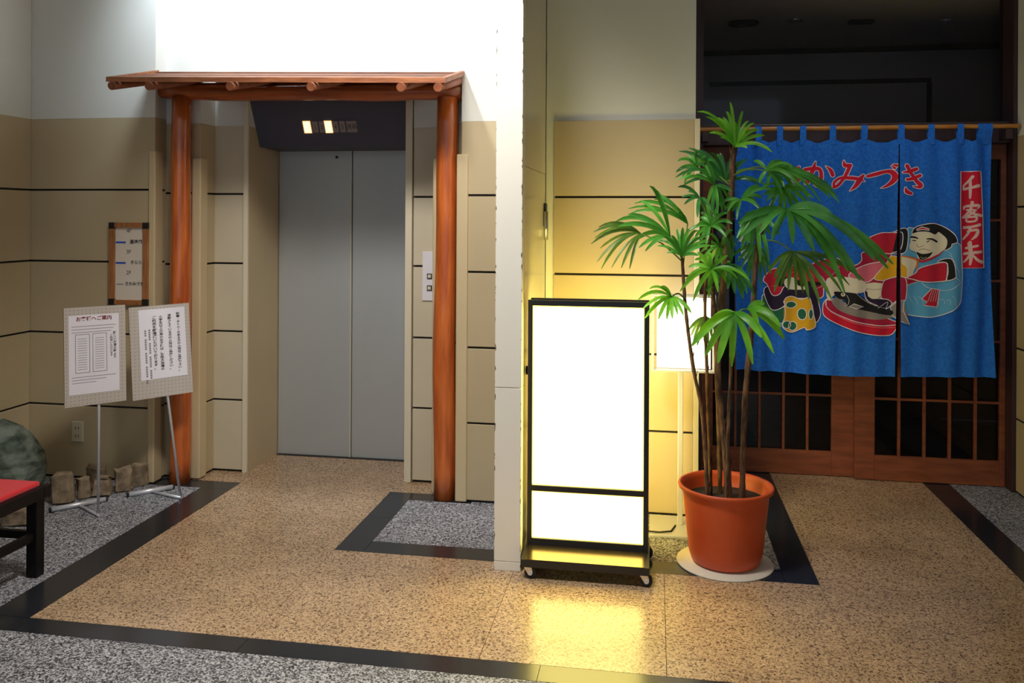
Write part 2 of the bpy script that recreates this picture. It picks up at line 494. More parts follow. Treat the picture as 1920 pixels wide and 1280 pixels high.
wall_y('wall_niche_right', 4.87, -1.268, -1.06, ZR, 0.18, 'narrow panelled step of wall behind the right log pillar')
wall_y('wall_back_center', 4.75, -1.088, -0.69, ZM_, 0.12, 'panelled wall between the porch and the white column')
struct('wall_elevator_top', B(-2.566, -1.456, 5.05, 5.5, 2.45, TOP), 'cream', 'white wall above the elevator header', 'wall')
struct('wall_back_filler', B(-3.95, -0.6, 5.52, 5.62, 0, TOP), 'cream', 'wall closing the elevator shaft', 'wall')
# wall to the left and wall to the right run towards the viewer
def wall_x(name, x0, x1, xf, y0, y1, zs, label):
    s = 1 if xf == x1 else -1
    w = struct(name, B(min(x0, xf - s * 0.01) if s > 0 else xf + 0.01, xf - 0.01 if s > 0 else x1, y0, y1, 0, zs[-1]), 'groove', label, 'wall')
    for i, (a, b) in enumerate(rows(*zs)):
        obj('panel', B(min(xf, xf - s * 0.03), max(xf, xf - s * 0.03), y0, y1, a + (0.008 if i == 0 else 0), b + (0.006 if i == len(zs) - 2 else 0), bev=0.002, seg=1), 'beige', w)
    obj('upper_panel', B(min(xf, xf - s * 0.06), max(xf, xf - s * 0.06), y0, y1, zs[-1], TOP), 'cream', w)
    return w
wall_x('wall_left', -3.95, -3.835, -3.835, -4.0, 4.748, ZL, 'panelled left wall beside the rock and bench')
wall_x('wall_right', 2.125, 2.24, 2.125, -4.0, 5.50, (0.0, 0.44, 0.86, 1.28, 1.70, 2.12), 'panelled wall at the right edge beside the restaurant door')
struct('ceiling', B(-4.0, 2.3, -4.0, 5.72, TOP, TOP + 0.1), 'cream', 'plain white lobby ceiling', 'ceiling')

# reveal of the elevator recess
t1 = struct('trim_1', B(-2.566, -2.536, 5.038, 5.056, 0, 2.46, bev=0.003), 'trimc', 'plain beige reveal and edge trim left of the elevator doors', 'trim')
obj('reveal_panel', B(-2.566, -2.535, 5.0565, 5.52, 0, 2.190), 'beige', t1)
obj('reveal_panel', B(-2.566, -2.535, 5.0565, 5.52, 2.190, 2.46), 'cream', t1)
struct('trim_2', B(-1.505, -1.463, 5.036, 5.52, 0, 2.40, bev=0.003), 'trimc', 'cream edge trim right of the elevator doors', 'trim')
hd = struct('trim_3', prism([(5.035, 2.46), (5.06, 2.350), (5.20, 2.070), (5.52, 2.062), (5.52, 2.46)], 'x', -2.535, -1.505), 'header', 'dark navy slanted header above the elevator doors', 'header')

# corner guards
def guard(name, x0, x1, y0, y1, z1, label):
    bm = B(x0, x1, y0, y1, 0.004, z1, bev=0.009, seg=3)
    struct(name, bm, 'guard', label, 'corner guard')
guard('trim_4', -3.027, -2.983, 4.734, 4.822, 2.013, 'beige corner guard left of the left log pillar')
guard('trim_5', -2.812, -2.752, 4.853, 4.94, 1.978, 'beige corner guard right of the left log pillar')
guard('trim_6', -1.114, -1.048, 4.734, 4.82, 1.980, 'beige corner guard right of the right log pillar')
guard('trim_7', -1.284, -1.225, 4.853, 4.93, 1.965, 'thin beige corner guard left of the right log pillar')

# elevator doors
d1 = struct('door_1', B(-2.53, -1.51, 5.505, 5.52, 0, 2.09), 'groove', 'brushed steel two-leaf elevator door', 'elevator door')
obj('door_leaf', B(-2.53, -2.016, 5.485, 5.503, 0.004, 2.085, bev=0.002), 'steel_door', d1)
obj('door_leaf', B(-2.004, -1.51, 5.485, 5.503, 0.004, 2.085, bev=0.002), 'steel_door', d1)
obj('edge_glint', B(-2.016, -2.012, 5.480, 5.503, 0.004, 2.085), 'gloss_white', d1)  # white strip painted in as the bright glint along the door gap
kh = T([(-2.118, 5.480, 2.022), (-2.118, 5.487, 2.022)], 0.010, seg=14); tag(obj('keyhole', kh, 'black', d1), 'black keyhole')
obj('sill', B(-2.53, -1.51, 5.46, 5.484, 0.0, 0.003), 'black', d1)

# floor indicator on the slanted header
def slant(z, out=0.0):
    t = (2.350 - z) / 0.280
    return 5.06 + 0.14 * t - out
ind = thing('floor_indicator', (-2.0, slant(2.19), 2.15), 'row of small square floor-number lenses, two lit orange, on the dark header', 'indicator')
def lens(xc, w, m, body=None, name='lens'):
    z0, z1 = 2.155, 2.222
    h = w / 2
    bm = bmesh.new()
    pts = []
    for out in (-0.004, 0.006):
        for x, z in ((xc - h, z0), (xc + h, z0), (xc + h, z1), (xc - h, z1)):
            pts.append(bm.verts.new((x, slant(z, out), z)))
    for f in ((0, 1, 2, 3), (7, 6, 5, 4), (0, 4, 5, 1), (1, 5, 6, 2), (2, 6, 7, 3), (3, 7, 4, 0)):
        bm.faces.new([pts[i] for i in f])
    bmesh.ops.recalc_face_normals(bm, faces=bm.faces)
    o = obj(name, bm, m, ind)
    if m == 'indicator_on':
        rb = bmesh.new()
        for a, b in (((xc - h - 0.005, z0 - 0.004), (xc - h - 0.0005, z1 + 0.004)), ((xc + h + 0.0005, z0 - 0.004), (xc + h + 0.005, z1 + 0.004)),
                     ((xc - h - 0.0005, z1 + 0.0005), (xc + h + 0.0005, z1 + 0.004)), ((xc - h - 0.0005, z0 - 0.004), (xc + h + 0.0005, z0 - 0.0005))):
            rb.faces.new([rb.verts.new((x, slant(z, 0.004), z)) for x, z in ((a[0], a[1]), (b[0], a[1]), (b[0], b[1]), (a[0], b[1]))])
        obj('lens_halo', rb, 'indicator_halo', o)
    if body:
        t = place(text_bm(body, 0.034), lambda x, y: (xc + x, slant(2.186 + y, 0.0066), 2.186 + y))
        obj('numeral', t, 'inkblack', o)
tag(ind, None)
for xc, w, m, b_ in [(-2.183, 0.043, 'indicator_on', None), (-2.128, 0.036, 'indicator_off', '1'), (-2.083, 0.036, 'indicator_off', '2'), (-2.041, 0.043, 'indicator_on', None),
                     (-1.993, 0.036, 'indicator_off', '4'), (-1.947, 0.036, 'indicator_off', '5'), (-1.886, 0.066, 'indicator_off', '満員')]:
    lens(xc, w, m, b_)

# call panel beside the elevator
cp = thing('call_panel', (-1.36, 5.05, 1.11), 'white elevator call panel with two square buttons by the log pillar', 'call panel')
obj('plate', B(-1.396, -1.316, 5.041, 5.0505, 1.112, 1.410, bev=0.003), 'paper', cp)
for z in (1.262, 1.190):
    b_ = obj('button', B(-1.366, -1.334, 5.034, 5.0415, z - 0.016, z + 0.016, bev=0.003), 'black', cp)
    obj('button_face', B(-1.360, -1.340, 5.032, 5.0345, z - 0.010, z + 0.010), 'plastic', b_)

# white column: end of the wing wall that stands out from the back wall
fin = struct('wall_center', B(-0.716, -0.606, 3.90, 4.75, 0, TOP), 'column', 'tall chipped white column, end of a short wing wall', 'column')
for z0, z1 in ((0.0, 0.041), (0.0425, 0.838), (0.8405, TOP)):
    obj('cladding', B(-0.722, -0.598, 3.86, 3.935, z0, z1, bev=0.0025, seg=2), 'column', fin)
obj('side_panel', B(-0.612, -0.600, 3.94, 4.70, 0.01, 1.859), 'gloss_white', fin)
obj('side_panel', B(-0.612, -0.600, 3.94, 4.70, 1.864, TOP), 'gloss_white', fin)
hk = thing('wall_bracket', (-0.59, 4.66, 1.55), 'small dark metal catch high on the side of the white column', 'catch')
obj('plate', B(-0.6005, -0.588, 4.635, 4.70, 1.575, 1.70, bev=0.002), 'black', hk)
obj('sleeve', T([(-0.585, 4.62, 1.50), (-0.585, 4.62, 1.655)], 0.012, seg=12), 'chrome', hk)

# wall behind the light boxes
we = struct('wall_back_right', B(-0.602, 0.217, 4.75, 5.70, 0, TOP), 'cream', 'beige panelled wall behind the glowing sign, left of the restaurant', 'wall')
obj('groove_backing', B(-0.550, 0.208, 4.742, 4.7505, 0.0, 2.150), 'groove', we)
for i, (a, b) in enumerate(rows(*ZE)):
    obj('panel', B(-0.556, 0.210, 4.730, 4.7505, a + (0.008 if i == 0 else 0), b + (0.006 if i == 4 else 0), bev=0.002, seg=1), 'beige', we)
obj('edge_trim', B(0.2105, 0.240, 4.726, 4.80, 0, 2.162, bev=0.003), 'trimc', we)

# ---------------------------------------------------------------- restaurant front
struct('trim_8', B(2.104, 2.16, 5.505, 5.72, 0, TOP), 'darkwood', 'dark wooden door post at the right of the restaurant front', 'door post')
struct('trim_9', B(0.218, 0.30, 5.54, 5.72, 0, TOP), 'darkwood', 'dark wooden door post behind the palm', 'door post')
struct('trim_10', B(0.30, 2.104, 5.55, 5.70, 2.085, 2.215, bev=0.004), 'darkwood', 'dark wooden lintel behind the curtain rod', 'lintel')
w1 = struct('window_1', B(0.30, 2.104, 5.66, 5.70, 3.45, TOP), 'darkwood', 'glazed transom above the restaurant lintel', 'window')
obj('pane', B(0.30, 2.104, 5.668, 5.672, 2.216, 3.449), 'tglass', w1)
def lattice_door(name, x0, x1, y0, y1, stl, str_, bars, hz, label):
    d = struct(name, B(x0, x0 + stl, y0, y1, 0.004, 2.083, bev=0.003), 'redwood', label, 'sliding door')
    obj('stile', B(x1 - str_, x1, y0, y1, 0.004, 2.083, bev=0.003), 'redwood', d)
    obj('bottom_rail', B(x0 + stl, x1 - str_, y0 + 0.001, y1 - 0.001, 0.004, 0.155, bev=0.002), 'redwood', d)
    obj('top_rail', B(x0 + stl, x1 - str_, y0 + 0.001, y1 - 0.001, 1.99, 2.083), 'redwood', d)
    for x in bars: obj('muntin', B(x - 0.0075, x + 0.0075, y0 + 0.004, y1 - 0.010, 0.155, 1.99), 'redwood', d)
    xs = [x0 + stl] + list(bars) + [x1 - str_]
    for z in hz: obj('crossbar', B(x0 + stl, x1 - str_, y0 + 0.006, y1 - 0.012, z - 0.007, z + 0.007), 'redwood', d)
    zs = [0.155] + list(hz) + [1.99]
    for a, b in zip(xs, xs[1:]):
        for c, e in zip(zs, zs[1:]):
            obj('pane', B(a, b, y1 - 0.009, y1 - 0.005, c, e), 'glass', d)
HZ = (0.508, 0.88, 1.25, 1.62)
lattice_door('door_2', 0.30, 1.240, 5.640, 5.675, 0.075, 0.135, (0.517, 0.666, 0.814, 0.960), HZ, 'left wooden lattice sliding door with glass panes, behind the palm')
lattice_door('door_3', 1.236, 2.103, 5.600, 5.635, 0.118, 0.030, (1.497, 1.644, 1.790, 1.937), HZ, 'right wooden lattice sliding door with glass panes under the blue curtain')
# dim room behind
struct('wall_restaurant', B(-0.6, 4.1, 7.45, 7.55, 0, 3.2), 'room', 'dim wall inside the closed restaurant', 'wall')
struct('wall_restaurant_left', B(-0.6, -0.5, 5.72, 7.45, 0, 3.2), 'room', 'dim side wall inside the restaurant', 'wall')
struct('wall_restaurant_right', B(4.0, 4.1, 5.50, 7.45, 0, 3.2), 'room', 'dim far side wall inside the restaurant', 'wall')
struct('wall_restaurant_front', B(2.16, 4.1, 5.55, 5.70, 0, 3.2), 'room', 'inner side of the restaurant front wall', 'wall')
struct('ceiling_restaurant', B(-0.6, 4.1, 5.705, 7.55, 3.05, 3.2), 'roomceil', 'dim ceiling inside the restaurant', 'ceiling')
struct('trim_11', B(-0.5, 4.0, 7.42, 7.45, 3.005, 3.045), 'groove', 'black shadow gap where the restaurant wall meets its ceiling', 'trim')
t12 = struct('trim_12', B(0.45, 2.22, 7.43, 7.45, 2.745, 2.78), 'groove', 'black rail frame on the dim restaurant wall', 'trim')
obj('upright', B(2.19, 2.225, 7.43, 7.45, 2.0, 2.745), 'groove', t12)
def ceil_ring(name, x, y, r, m, label, cat, rim='chrome'):
    t = thing(name, (x, y, 3.02), label, cat)
    obj('rim', lathe([(r, 0.0), (r, -0.012), (r * 0.8, -0.014), (r * 0.72, -0.002)], 28, (x, y, 3.05)), rim, t)
    obj('reflector', lathe([(r * 0.72, -0.004), (r * 0.4, -0.018), (0, -0.022)], 28, (x, y, 3.05)), m, t)
ceil_ring('ceiling_downlight', 0.99, 6.39, 0.055, 'chrome', 'small chrome downlight in the dim restaurant ceiling', 'downlight')
ceil_ring('ceiling_speaker', 0.63, 6.41, 0.11, 'black', 'round dark speaker grille in the dim restaurant ceiling', 'speaker', 'black')
ceil_ring('sprinkler_head', 2.05, 6.54, 0.04, 'alu', 'small pale sprinkler head in the dim restaurant ceiling', 'sprinkler', 'alu')
v_ = thing('ceiling_vent', (1.455, 6.456, 3.03), 'flat dark vent plate in the dim restaurant ceiling', 'vent')
obj('plate', B(1.37, 1.54, 6.42, 6.50, 3.03, 3.0495, bev=0.003), 'black', v_)
for i in range(4): obj('slot', B(1.38, 1.53, 6.43 + i * 0.017, 6.436 + i * 0.017, 3.026, 3.031), 'groove', v_)

# ---------------------------------------------------------------- log porch
def tz(x): return -0.0235 * (x + 2.04) / 0.965
porch = thing('log_porch', (-2.04, 4.80, 0.0), 'orange varnished log porch with two pillars and a small slatted roof around the elevator', 'porch')
random.seed(4)
def pillar(x, r, ztop, bend):
    pts, rad = [], []
    n = 16
    for i in range(n + 1):
        t = i / n
        pts.append((x + bend * math.sin(t * 5.0) + 0.003 * math.sin(t * 13), 4.797 + 0.004 * math.sin(t * 7 + 1), 0.001 + (ztop - 0.001) * t))
        rad.append(r * (1.06 - 0.10 * t + 0.03 * math.sin(t * 9 + x)))
    obj('pillar', T(pts, rad, seg=24), 'orange_z', porch)
pillar(-2.848, 0.060, 2.345, 0.002)
pillar(-1.188, 0.063, 2.310, -0.006)
pts = [(-2.992 + 1.896 * i / 14, 4.808, 2.362 + tz(-2.992 + 1.896 * i / 14) * 0.75 + 0.003 * math.sin(i * 1.1)) for i in range(15)]
obj('beam', T(pts, [0.036, 0.050] + [0.0525 + 0.002 * math.sin(i * 1.7) for i in range(13)], seg=22), 'orange_x', porch)
YF, YB = 4.30, 4.775
SL = 0.112 / 0.45
for x in (-2.972, -2.748, -2.268, -1.808, -1.312, -1.112):
    p0 = Vector((x, 4.295, 2.316 + tz(x))); p1 = Vector((x + 0.004, 4.83, 2.316 + tz(x) + SL * 0.535 * 0.93))
    r_ = obj('rafter', T([p0, (p0 + p1) / 2, p1], [0.0235, 0.024, 0.0235], seg=16), 'endgrain', porch)
def sbar(x0, x1, ya, yb, h0, h1):
    # bar of the sloping roof frame: heights are measured from the roof line
    bm = bmesh.new()
    vs = []
    for x in (x0, x1):
        for y, h in ((ya, h0), (yb, h0), (yb, h1), (ya, h1)):
            vs.append(bm.verts.new((x, y, 2.3395 + tz(x) + SL * (y - YF) + h)))
    for f in ((0, 1, 2, 3), (7, 6, 5, 4), (0, 4, 5, 1), (1, 5, 6, 2), (2, 6, 7, 3), (3, 7, 4, 0)):
        bm.faces.new([vs[i] for i in f])
    bmesh.ops.recalc_face_normals(bm, faces=bm.faces)
    return bm
obj('front_board', sbar(-3.010, -1.073, YF, YF + 0.028, 0.0, 0.027), 'board', porch)
obj('back_board', sbar(-2.98, -1.10, YB - 0.035, YB, -0.004, 0.018), 'deck', porch)
obj('side_board', sbar(-3.010, -2.985, YF + 0.0285, YB, 0.0, 0.027), 'board', porch)
obj('side_board', sbar(-1.098, -1.073, YF + 0.0285, 4.745, 0.0, 0.027), 'board', porch)
obj('light_gap_filler', B(-2.985, -1.10, 4.822, 4.840, 2.395, 2.4315), 'orange_x', porch)  # added board, closes the gap where light showed above the beam
def plank(x0, x1, y0, y1):
    bm = B(x0, x1, y0, y1, 2.447, 2.462)
    for v in bm.verts: v.co.z += tz(v.co.x)
    obj('light_block_plank', bm, 'deck', porch)  # unseen planks added to stop the downlights leaking behind the roof
plank(-2.985, -2.7405, YB + 0.0005, 4.868)
plank(-2.740, -1.2905, YB + 0.0005, 5.034)
plank(-1.290, -1.10, YB + 0.0005, 4.868)
for i in range(5):
    ya = YF + 0.045 + i * 0.078
    obj('deck_board', sbar(-2.983 + 0.0, -1.10, ya, ya + 0.0755, 0.001 + 0.002 * (i % 2), 0.012 + 0.002 * (i % 2)), 'deck', porch)

# ---------------------------------------------------------------- directory sign on the wall
ds = thing('floor_directory', (-3.15, 4.74, 1.075), 'narrow oak-framed floor directory with black corners on the wall', 'sign')
FX0, FX1, FZ0, FZ1 = -3.280, -3.020, 1.078, 1.578
obj('backing', B(FX0 + 0.01, FX1 - 0.01, 4.736, 4.7495, FZ0 + 0.01, FZ1 - 0.01), 'papery', ds)
for a in [(FX0, FX0 + 0.035, FZ0 + 0.036, FZ1 - 0.036), (FX1 - 0.035, FX1, FZ0 + 0.036, FZ1 - 0.036), (FX0 + 0.036, FX1 - 0.036, FZ0, FZ0 + 0.03), (FX0 + 0.036, FX1 - 0.036, FZ1 - 0.03, FZ1)]:
    obj('frame_bar', B(a[0], a[1], 4.722, 4.7495, a[2], a[3], bev=0.002), 'oak', ds)
for x in (FX0, FX1 - 0.036):
    for z in (FZ0, FZ1 - 0.036):
        obj('corner_cap', B(x - 0.001, x + 0.037, 4.719, 4.7495, z - 0.001, z + 0.037, bev=0.002), 'black', ds)
def dtext(s, x, z, size, bold=0.0):
    obj('lettering', place(text_bm(s, size, bold=bold), lambda u, v: (x + u, 4.7352, z + v)), 'inkblack', ds)
dtext('4F', -3.155, 1.527, 0.034); dtext('湯津風', -3.108, 1.459, 0.029, 0.0006); dtext('3F', -3.155, 1.400, 0.034)
dtext('きらら', -3.106, 1.335, 0.026, 0.0005); dtext('2F', -3.155, 1.273, 0.034); dtext('さかみづき', -3.118, 1.205, 0.025, 0.0007)
obj('blue_tape', B(-3.242, -3.176, 4.7345, 4.736, 1.452, 1.463), 'inkblue', ds)
obj('blue_tape', B(-3.242, -3.176, 4.7345, 4.736, 1.327, 1.338), 'inkblue', ds)
bm = bmesh.new()
for i in range(5): box(bm, -3.236 + i * 0.009, -3.229 + i * 0.009, 4.7352, 4.736, 1.199, 1.206)
obj('small_print', bm, 'inkgrey', ds)

# wall socket
so = thing('wall_socket', (-3.50, 4.745, 0.225), 'cream double wall socket low on the wall above the stones', 'socket')
obj('plate', B(-3.540, -3.462, 4.741, 4.7505, 0.226, 0.352, bev=0.004), 'plastic', so)
for z in (0.262, 0.312):
    for x in (-3.512, -3.492): obj('slot', B(x - 0.002, x + 0.002, 4.7402, 4.7415, z - 0.008, z + 0.008), 'black', so)

# ---------------------------------------------------------------- two notice boards on stands (built upright in their own space, then turned)
def notice(loc, rz, roll, board, bar, polex, label, printer):
    t = thing('notice_stand', loc, label, 'notice board', 'notice boards on metal stands', local=True)
    x0, x1, z0, z1, y = board
    xc = (x0 + x1) / 2
    def tilt(x, z, out):   # board leans back a little and may sit askew
        dx, dz = x - xc, z - (z0 + z1) / 2
        X = xc + dx * math.cos(roll) + dz * math.sin(roll); Z = (z0 + z1) / 2 - dx * math.sin(roll) + dz * math.cos(roll)
        return (X, y + (Z - z0) * 0.06 - out, Z)
    def slabb(a0, a1, b0, b1, o0, o1):
        bm = bmesh.new()
        vs = [bm.verts.new(tilt(x, z, o)) for o in (o0, o1) for x, z in ((a0, b0), (a1, b0), (a1, b1), (a0, b1))]
        for f in ((0, 1, 2, 3), (7, 6, 5, 4), (0, 4, 5, 1), (1, 5, 6, 2), (2, 6, 7, 3), (3, 7, 4, 0)): bm.faces.new([vs[i] for i in f])
        bmesh.ops.recalc_face_normals(bm, faces=bm.faces)
        return bm
    obj('board', slabb(x0, x1, z0, z1, -0.006, 0.006), 'peg', t)
    printer(t, slabb, tilt, x0, x1, z0, z1)
    obj('pole', T([(0, 0.0, 0.012), (polex, y - 0.004 + 0.012, z0 + 0.02), (polex * 1.3, y + 0.022, z0 + 0.3)], 0.0075, seg=10), 'alu', t)
    obj('foot_bar', T([(0, -0.012, 0.010), (bar[0], bar[1], 0.010)], 0.008, seg=10), 'alu', t)
    cb = obj('cross_bar', T([(bar[0] - bar[2] / 2, bar[1], 0.014), (bar[0] + bar[2] / 2, bar[1], 0.014)], 0.0138, seg=14), 'alu', t)
    for s in (-1, 1):
        e = bar[0] + s * bar[2] / 2
        obj('end_cap', T([(e - 0.004 * s, bar[1], 0.0142), (e + 0.006 * s, bar[1], 0.0142)], 0.0141, seg=14), 'rubber', cb)
    t.rotation_euler = (0, 0, rz)
    return t
def vert(body): return '\n'.join('｜' if c == 'ー' else c for c in body)
def printer1(t, slabb, tilt, x0, x1, z0, z1):
    # printed guide with a heading, two listing boxes and a vertical note
    a0, a1, b0, b1 = x0 + 0.022, x1 - 0.035, z0 + 0.062, z1 - 0.042
    p = obj('paper', slabb(a0, a1, b0, b1, 0.006, 0.0072), 'paper', t)
    O = 0.0076
    bm = place(text_bm('お客様へご案内', 0.026, bold=0.0007), lambda x, y: tilt((a0 + a1) / 2 + x, b1 - 0.022 + y, O)); obj('heading', bm, 'inkmaroon', p)
    bm = bmesh.new()
    for i, zz in enumerate((0.060, 0.076, 0.092)): quad(bm, lambda x, y: tilt(x, y, O), a0 + 0.014, a1 - 0.016 - 0.012 * i, b1 - zz - 0.0015, b1 - zz + 0.0015)
    for i, zz in enumerate((0.330, 0.345, 0.360)): quad(bm, lambda x, y: tilt(x, y, O), a0 + 0.014, a1 - 0.018 - 0.05 * i, b1 - zz - 0.0015, b1 - zz + 0.0015)
    for k in range(2):
        l = a0 + 0.032 + k * 0.086
        for i in range(14): quad(bm, lambda x, y: tilt(x, y, O), l + 0.012, l + 0.058, b1 - 0.128 - i * 0.0125, b1 - 0.1255 - i * 0.0125)
    obj('small_print', bm, 'inkgrey', p)
    bm = bmesh.new()
    f = lambda x, y: tilt(x, y, O + 0.0002)
    for k in range(2):
        l = a0 + 0.032 + k * 0.086; r = l + 0.072; tp = b1 - 0.102; bt = b1 - 0.308
        for q in ((l, r, tp - 0.002, tp), (l, r, bt, bt + 0.002), (l, l + 0.002, bt, tp), (r - 0.002, r, bt, tp)): quad(bm, f, *q)
    obj('listing_box', bm, 'inkblack', p)
    bm = place(text_bm(vert('新しいお湯の時より'), 0.0165, line=1.0, bold=0.0004), lambda x, y: tilt(a1 - 0.022 + x, b1 - 0.098 + y, O))
    obj('vertical_note', bm, 'inkblack', p)
    obj('vertical_note', place(text_bm(vert('ご利用いただけます'), 0.0135, line=1.0, bold=0.0003), lambda x, y: tilt(a1 - 0.040 + x, b1 - 0.112 + y, O)), 'inkblack', p)
def printer2(t, slabb, tilt, x0, x1, z0, z1):
    # bathing rules set in vertical columns
    a0, a1, b0, b1 = x0 + 0.050, x1 - 0.026, z0 + 0.105, z1 - 0.018
    p = obj('paper', slabb(a0, a1, b0, b1, 0.006, 0.0072), 'paper', t)
    O = 0.0076
    for s, off, top, size in [('刺青・タトゥーのある方の入浴はご遠慮下さい。', 0.040, 0.030, 0.0155), ('泥酔されている方の入浴はご遠慮ください。', 0.088, 0.036, 0.0160),
                              ('小学生以上の男のお子様は、女性大浴場の', 0.136, 0.040, 0.0165), ('ご利用を御遠慮いただいております。', 0.172, 0.040, 0.0180)]:
        obj('vertical_text', place(text_bm(vert(s), size, line=1.0, bold=0.0005), lambda x, y: tilt(a1 - off + x * 1.25, b1 - top + y, O)), 'inkblack', p)
    bm = bmesh.new()
    for k, (off, top, n) in enumerate(((0.200, 0.10, 23), (0.222, 0.115, 24))):
        for i in range(n):
            if (i * 7 + k * 3) % 6: quad(bm, lambda x, y: tilt(x, y, O), a1 - off - 0.005, a1 - off + 0.005, b1 - top - 0.0128 * i - 0.010, b1 - top - 0.0128 * i)
    obj('small_print', bm, 'inkgrey', p)
notice((-2.948, 4.166, 0), math.radians(50), 0.0, (-0.160, 0.150, 0.600, 1.125, 0.036), (-0.040, 0.230, 0.285), 0.012,
       'left notice board on a stand, printed guide with two listing boxes', printer1)
notice((-2.673, 4.509, 0), math.radians(46), -0.035, (-0.252, 0.078, 0.585, 1.105, 0.070), (-0.110, 0.205, 0.25), -0.055,
       'right notice board on a stand, bathing rules in vertical columns', printer2)

# ---------------------------------------------------------------- rock, stones, bench
random.seed(11)
def rock(name, c, s, m, seed, sub=3, rough=0.22, cut=False):
    rn = random.Random(seed)
    bm = bmesh.new()
    bmesh.ops.create_icosphere(bm, subdivisions=sub, radius=1.0)
    dirs = [Vector((rn.uniform(-1, 1), rn.uniform(-1, 1), rn.uniform(-0.6, 1))).normalized() for _ in range(14)]
    offs = [rn.uniform(0.78, 0.97) for _ in dirs]
    for v in bm.verts:
        p = v.co.copy()
        for d, o in zip(dirs, offs):      # chip flat facets off the ball
            k = p.dot(d)
            if k > o: p -= d * (k - o)
        p *= 1 + rough * 0.3 * math.sin(p.x * 7 + seed) * math.sin(p.y * 6 + 1) * math.sin(p.z * 8)
        v.co = Vector((c[0] + p.x * s[0], c[1] + p.y * s[1], max(0.001, c[2] + p.z * s[2])))
    return bm
tag(obj('garden_rock', rock('garden_rock', (-3.555, 4.20, 0.21), (0.225, 0.20, 0.27), 'rock', 8), 'rock'), 'large grey-green rock in the corner behind the bench', 'rock')
def block(c, s, rz, seed):
    rn = random.Random(seed)
    bm = B(-s[0] / 2, s[0] / 2, -s[1] / 2, s[1] / 2, 0, s[2], bev=min(s) * 0.14, seg=1)
    R = Matrix.Rotation(rz, 3, 'Z')
    for v in bm.verts:
        v.co = R @ (v.co + Vector((rn.uniform(-1, 1), rn.uniform(-1, 1), rn.uniform(-1, 1) if v.co.z > 0.02 else 0)) * min(s) * 0.16) + Vector(c)
        if v.co.z < 0.001: v.co.z = 0.001
    return bm
for i, (c, s, rz, lb) in enumerate([((-3.285, 4.33, 0), (0.10, 0.09, 0.175), 0.5, 'tallest tan stone block, beside the rock'),
                                ((-3.225, 4.425, 0), (0.06, 0.06, 0.115), 0.9, 'small pale upright stone, second in the row from the rock'),
                                ((-3.155, 4.495, 0), (0.095, 0.09, 0.105), 0.4, 'squat brown stone block left of the left stand pole'),
                                ((-3.265, 4.60, 0), (0.11, 0.09, 0.135), 0.3, 'grey stone block against the wall behind the squat one'),
                                ((-3.075, 4.575, 0), (0.09, 0.07, 0.135), 0.6, 'pale stone block just right of the left stand pole'),
                                ((-3.05, 4.695, 0), (0.09, 0.05, 0.13), 0.2, 'dark stone block at the right end of the row'),
                                ((-3.29, 3.98, 0), (0.12, 0.09, 0.085), 0.4, 'flat stone seen under the bench rail')]):
    tag(obj('stone_block', block(c, s, rz, i + 20), 'stone'), lb, 'stone', 'stone blocks along the wall')

bench = thing('bench', (-3.2, 3.2, 0), 'black lacquered bench with a red felt seat at the left edge', 'bench')
bx0, bx1, by0, by1 = -3.72, -2.69, 2.93, 3.47
obj('frame_rail', B(bx0, bx1, by1 - 0.045, by1, 0.352, 0.405, bev=0.003), 'blackwood', bench)
obj('frame_rail', B(bx0, bx1, by0, by0 + 0.045, 0.352, 0.405, bev=0.003), 'blackwood', bench)
obj('frame_rail', B(bx1 - 0.045, bx1, by0 + 0.046, by1 - 0.046, 0.352, 0.405, bev=0.003), 'blackwood', bench)
obj('frame_rail', B(bx0, bx0 + 0.045, by0 + 0.046, by1 - 0.046, 0.352, 0.405, bev=0.003), 'blackwood', bench)
for x in (bx0 + 0.01, bx1 - 0.075):
    for y in (by0 + 0.01, by1 - 0.065):
        obj('leg', B(x, x + 0.052, y, y + 0.052, 0.001, 0.351, bev=0.004), 'blackwood', bench)
for y in (by0 + 0.025, by1 - 0.05): obj('stretcher', B(bx0 + 0.063, bx1 - 0.076, y, y + 0.022, 0.165, 0.20), 'blackwood', bench)
obj('stretcher', B(bx1 - 0.062, bx1 - 0.036, by0 + 0.063, by1 - 0.066, 0.165, 0.20), 'blackwood', bench)
obj('stretcher', B(bx0 + 0.024, bx0 + 0.05, by0 + 0.063, by1 - 0.066, 0.165, 0.20), 'blackwood', bench)
bm = B(bx0 + 0.025, bx1 - 0.030, by0 + 0.025, by1 - 0.030, 0.40, 0.425, bev=0.012, seg=3)
obj('seat_felt', bm, 'redfelt', bench)

# ---------------------------------------------------------------- glowing sign on casters
LX0, LX1, LYF, LYB = -0.580, -0.022, 3.935, 4.045
lb = thing('illuminated_sign', (-0.30, 3.95, 0), 'tall blank glowing light-box sign in a black frame on casters', 'light box')
obj('body', B(LX0 + 0.003, LX1 - 0.003, LYF + 0.012, LYB - 0.012, 0.10, 1.232), 'black', lb)
for nm, a in [('frame_stile', (LX0, LX0 + 0.022, 0.098, 1.238)), ('frame_stile', (LX1 - 0.022, LX1, 0.098, 1.238)), ('frame_rail', (LX0 + 0.022, LX1 - 0.022, 1.212, 1.238)),
              ('frame_rail', (LX0 + 0.022, LX1 - 0.022, 0.352, 0.378)), ('frame_rail', (LX0 + 0.022, LX1 - 0.022, 0.098, 0.132))]:
    obj(nm, B(a[0], a[1], LYF - 0.006, LYF + 0.020, a[2], a[3], bev=0.002), 'black', lb)
    obj(nm, B(a[0], a[1], LYB - 0.020, LYB + 0.006, a[2], a[3], bev=0.002), 'black', lb)
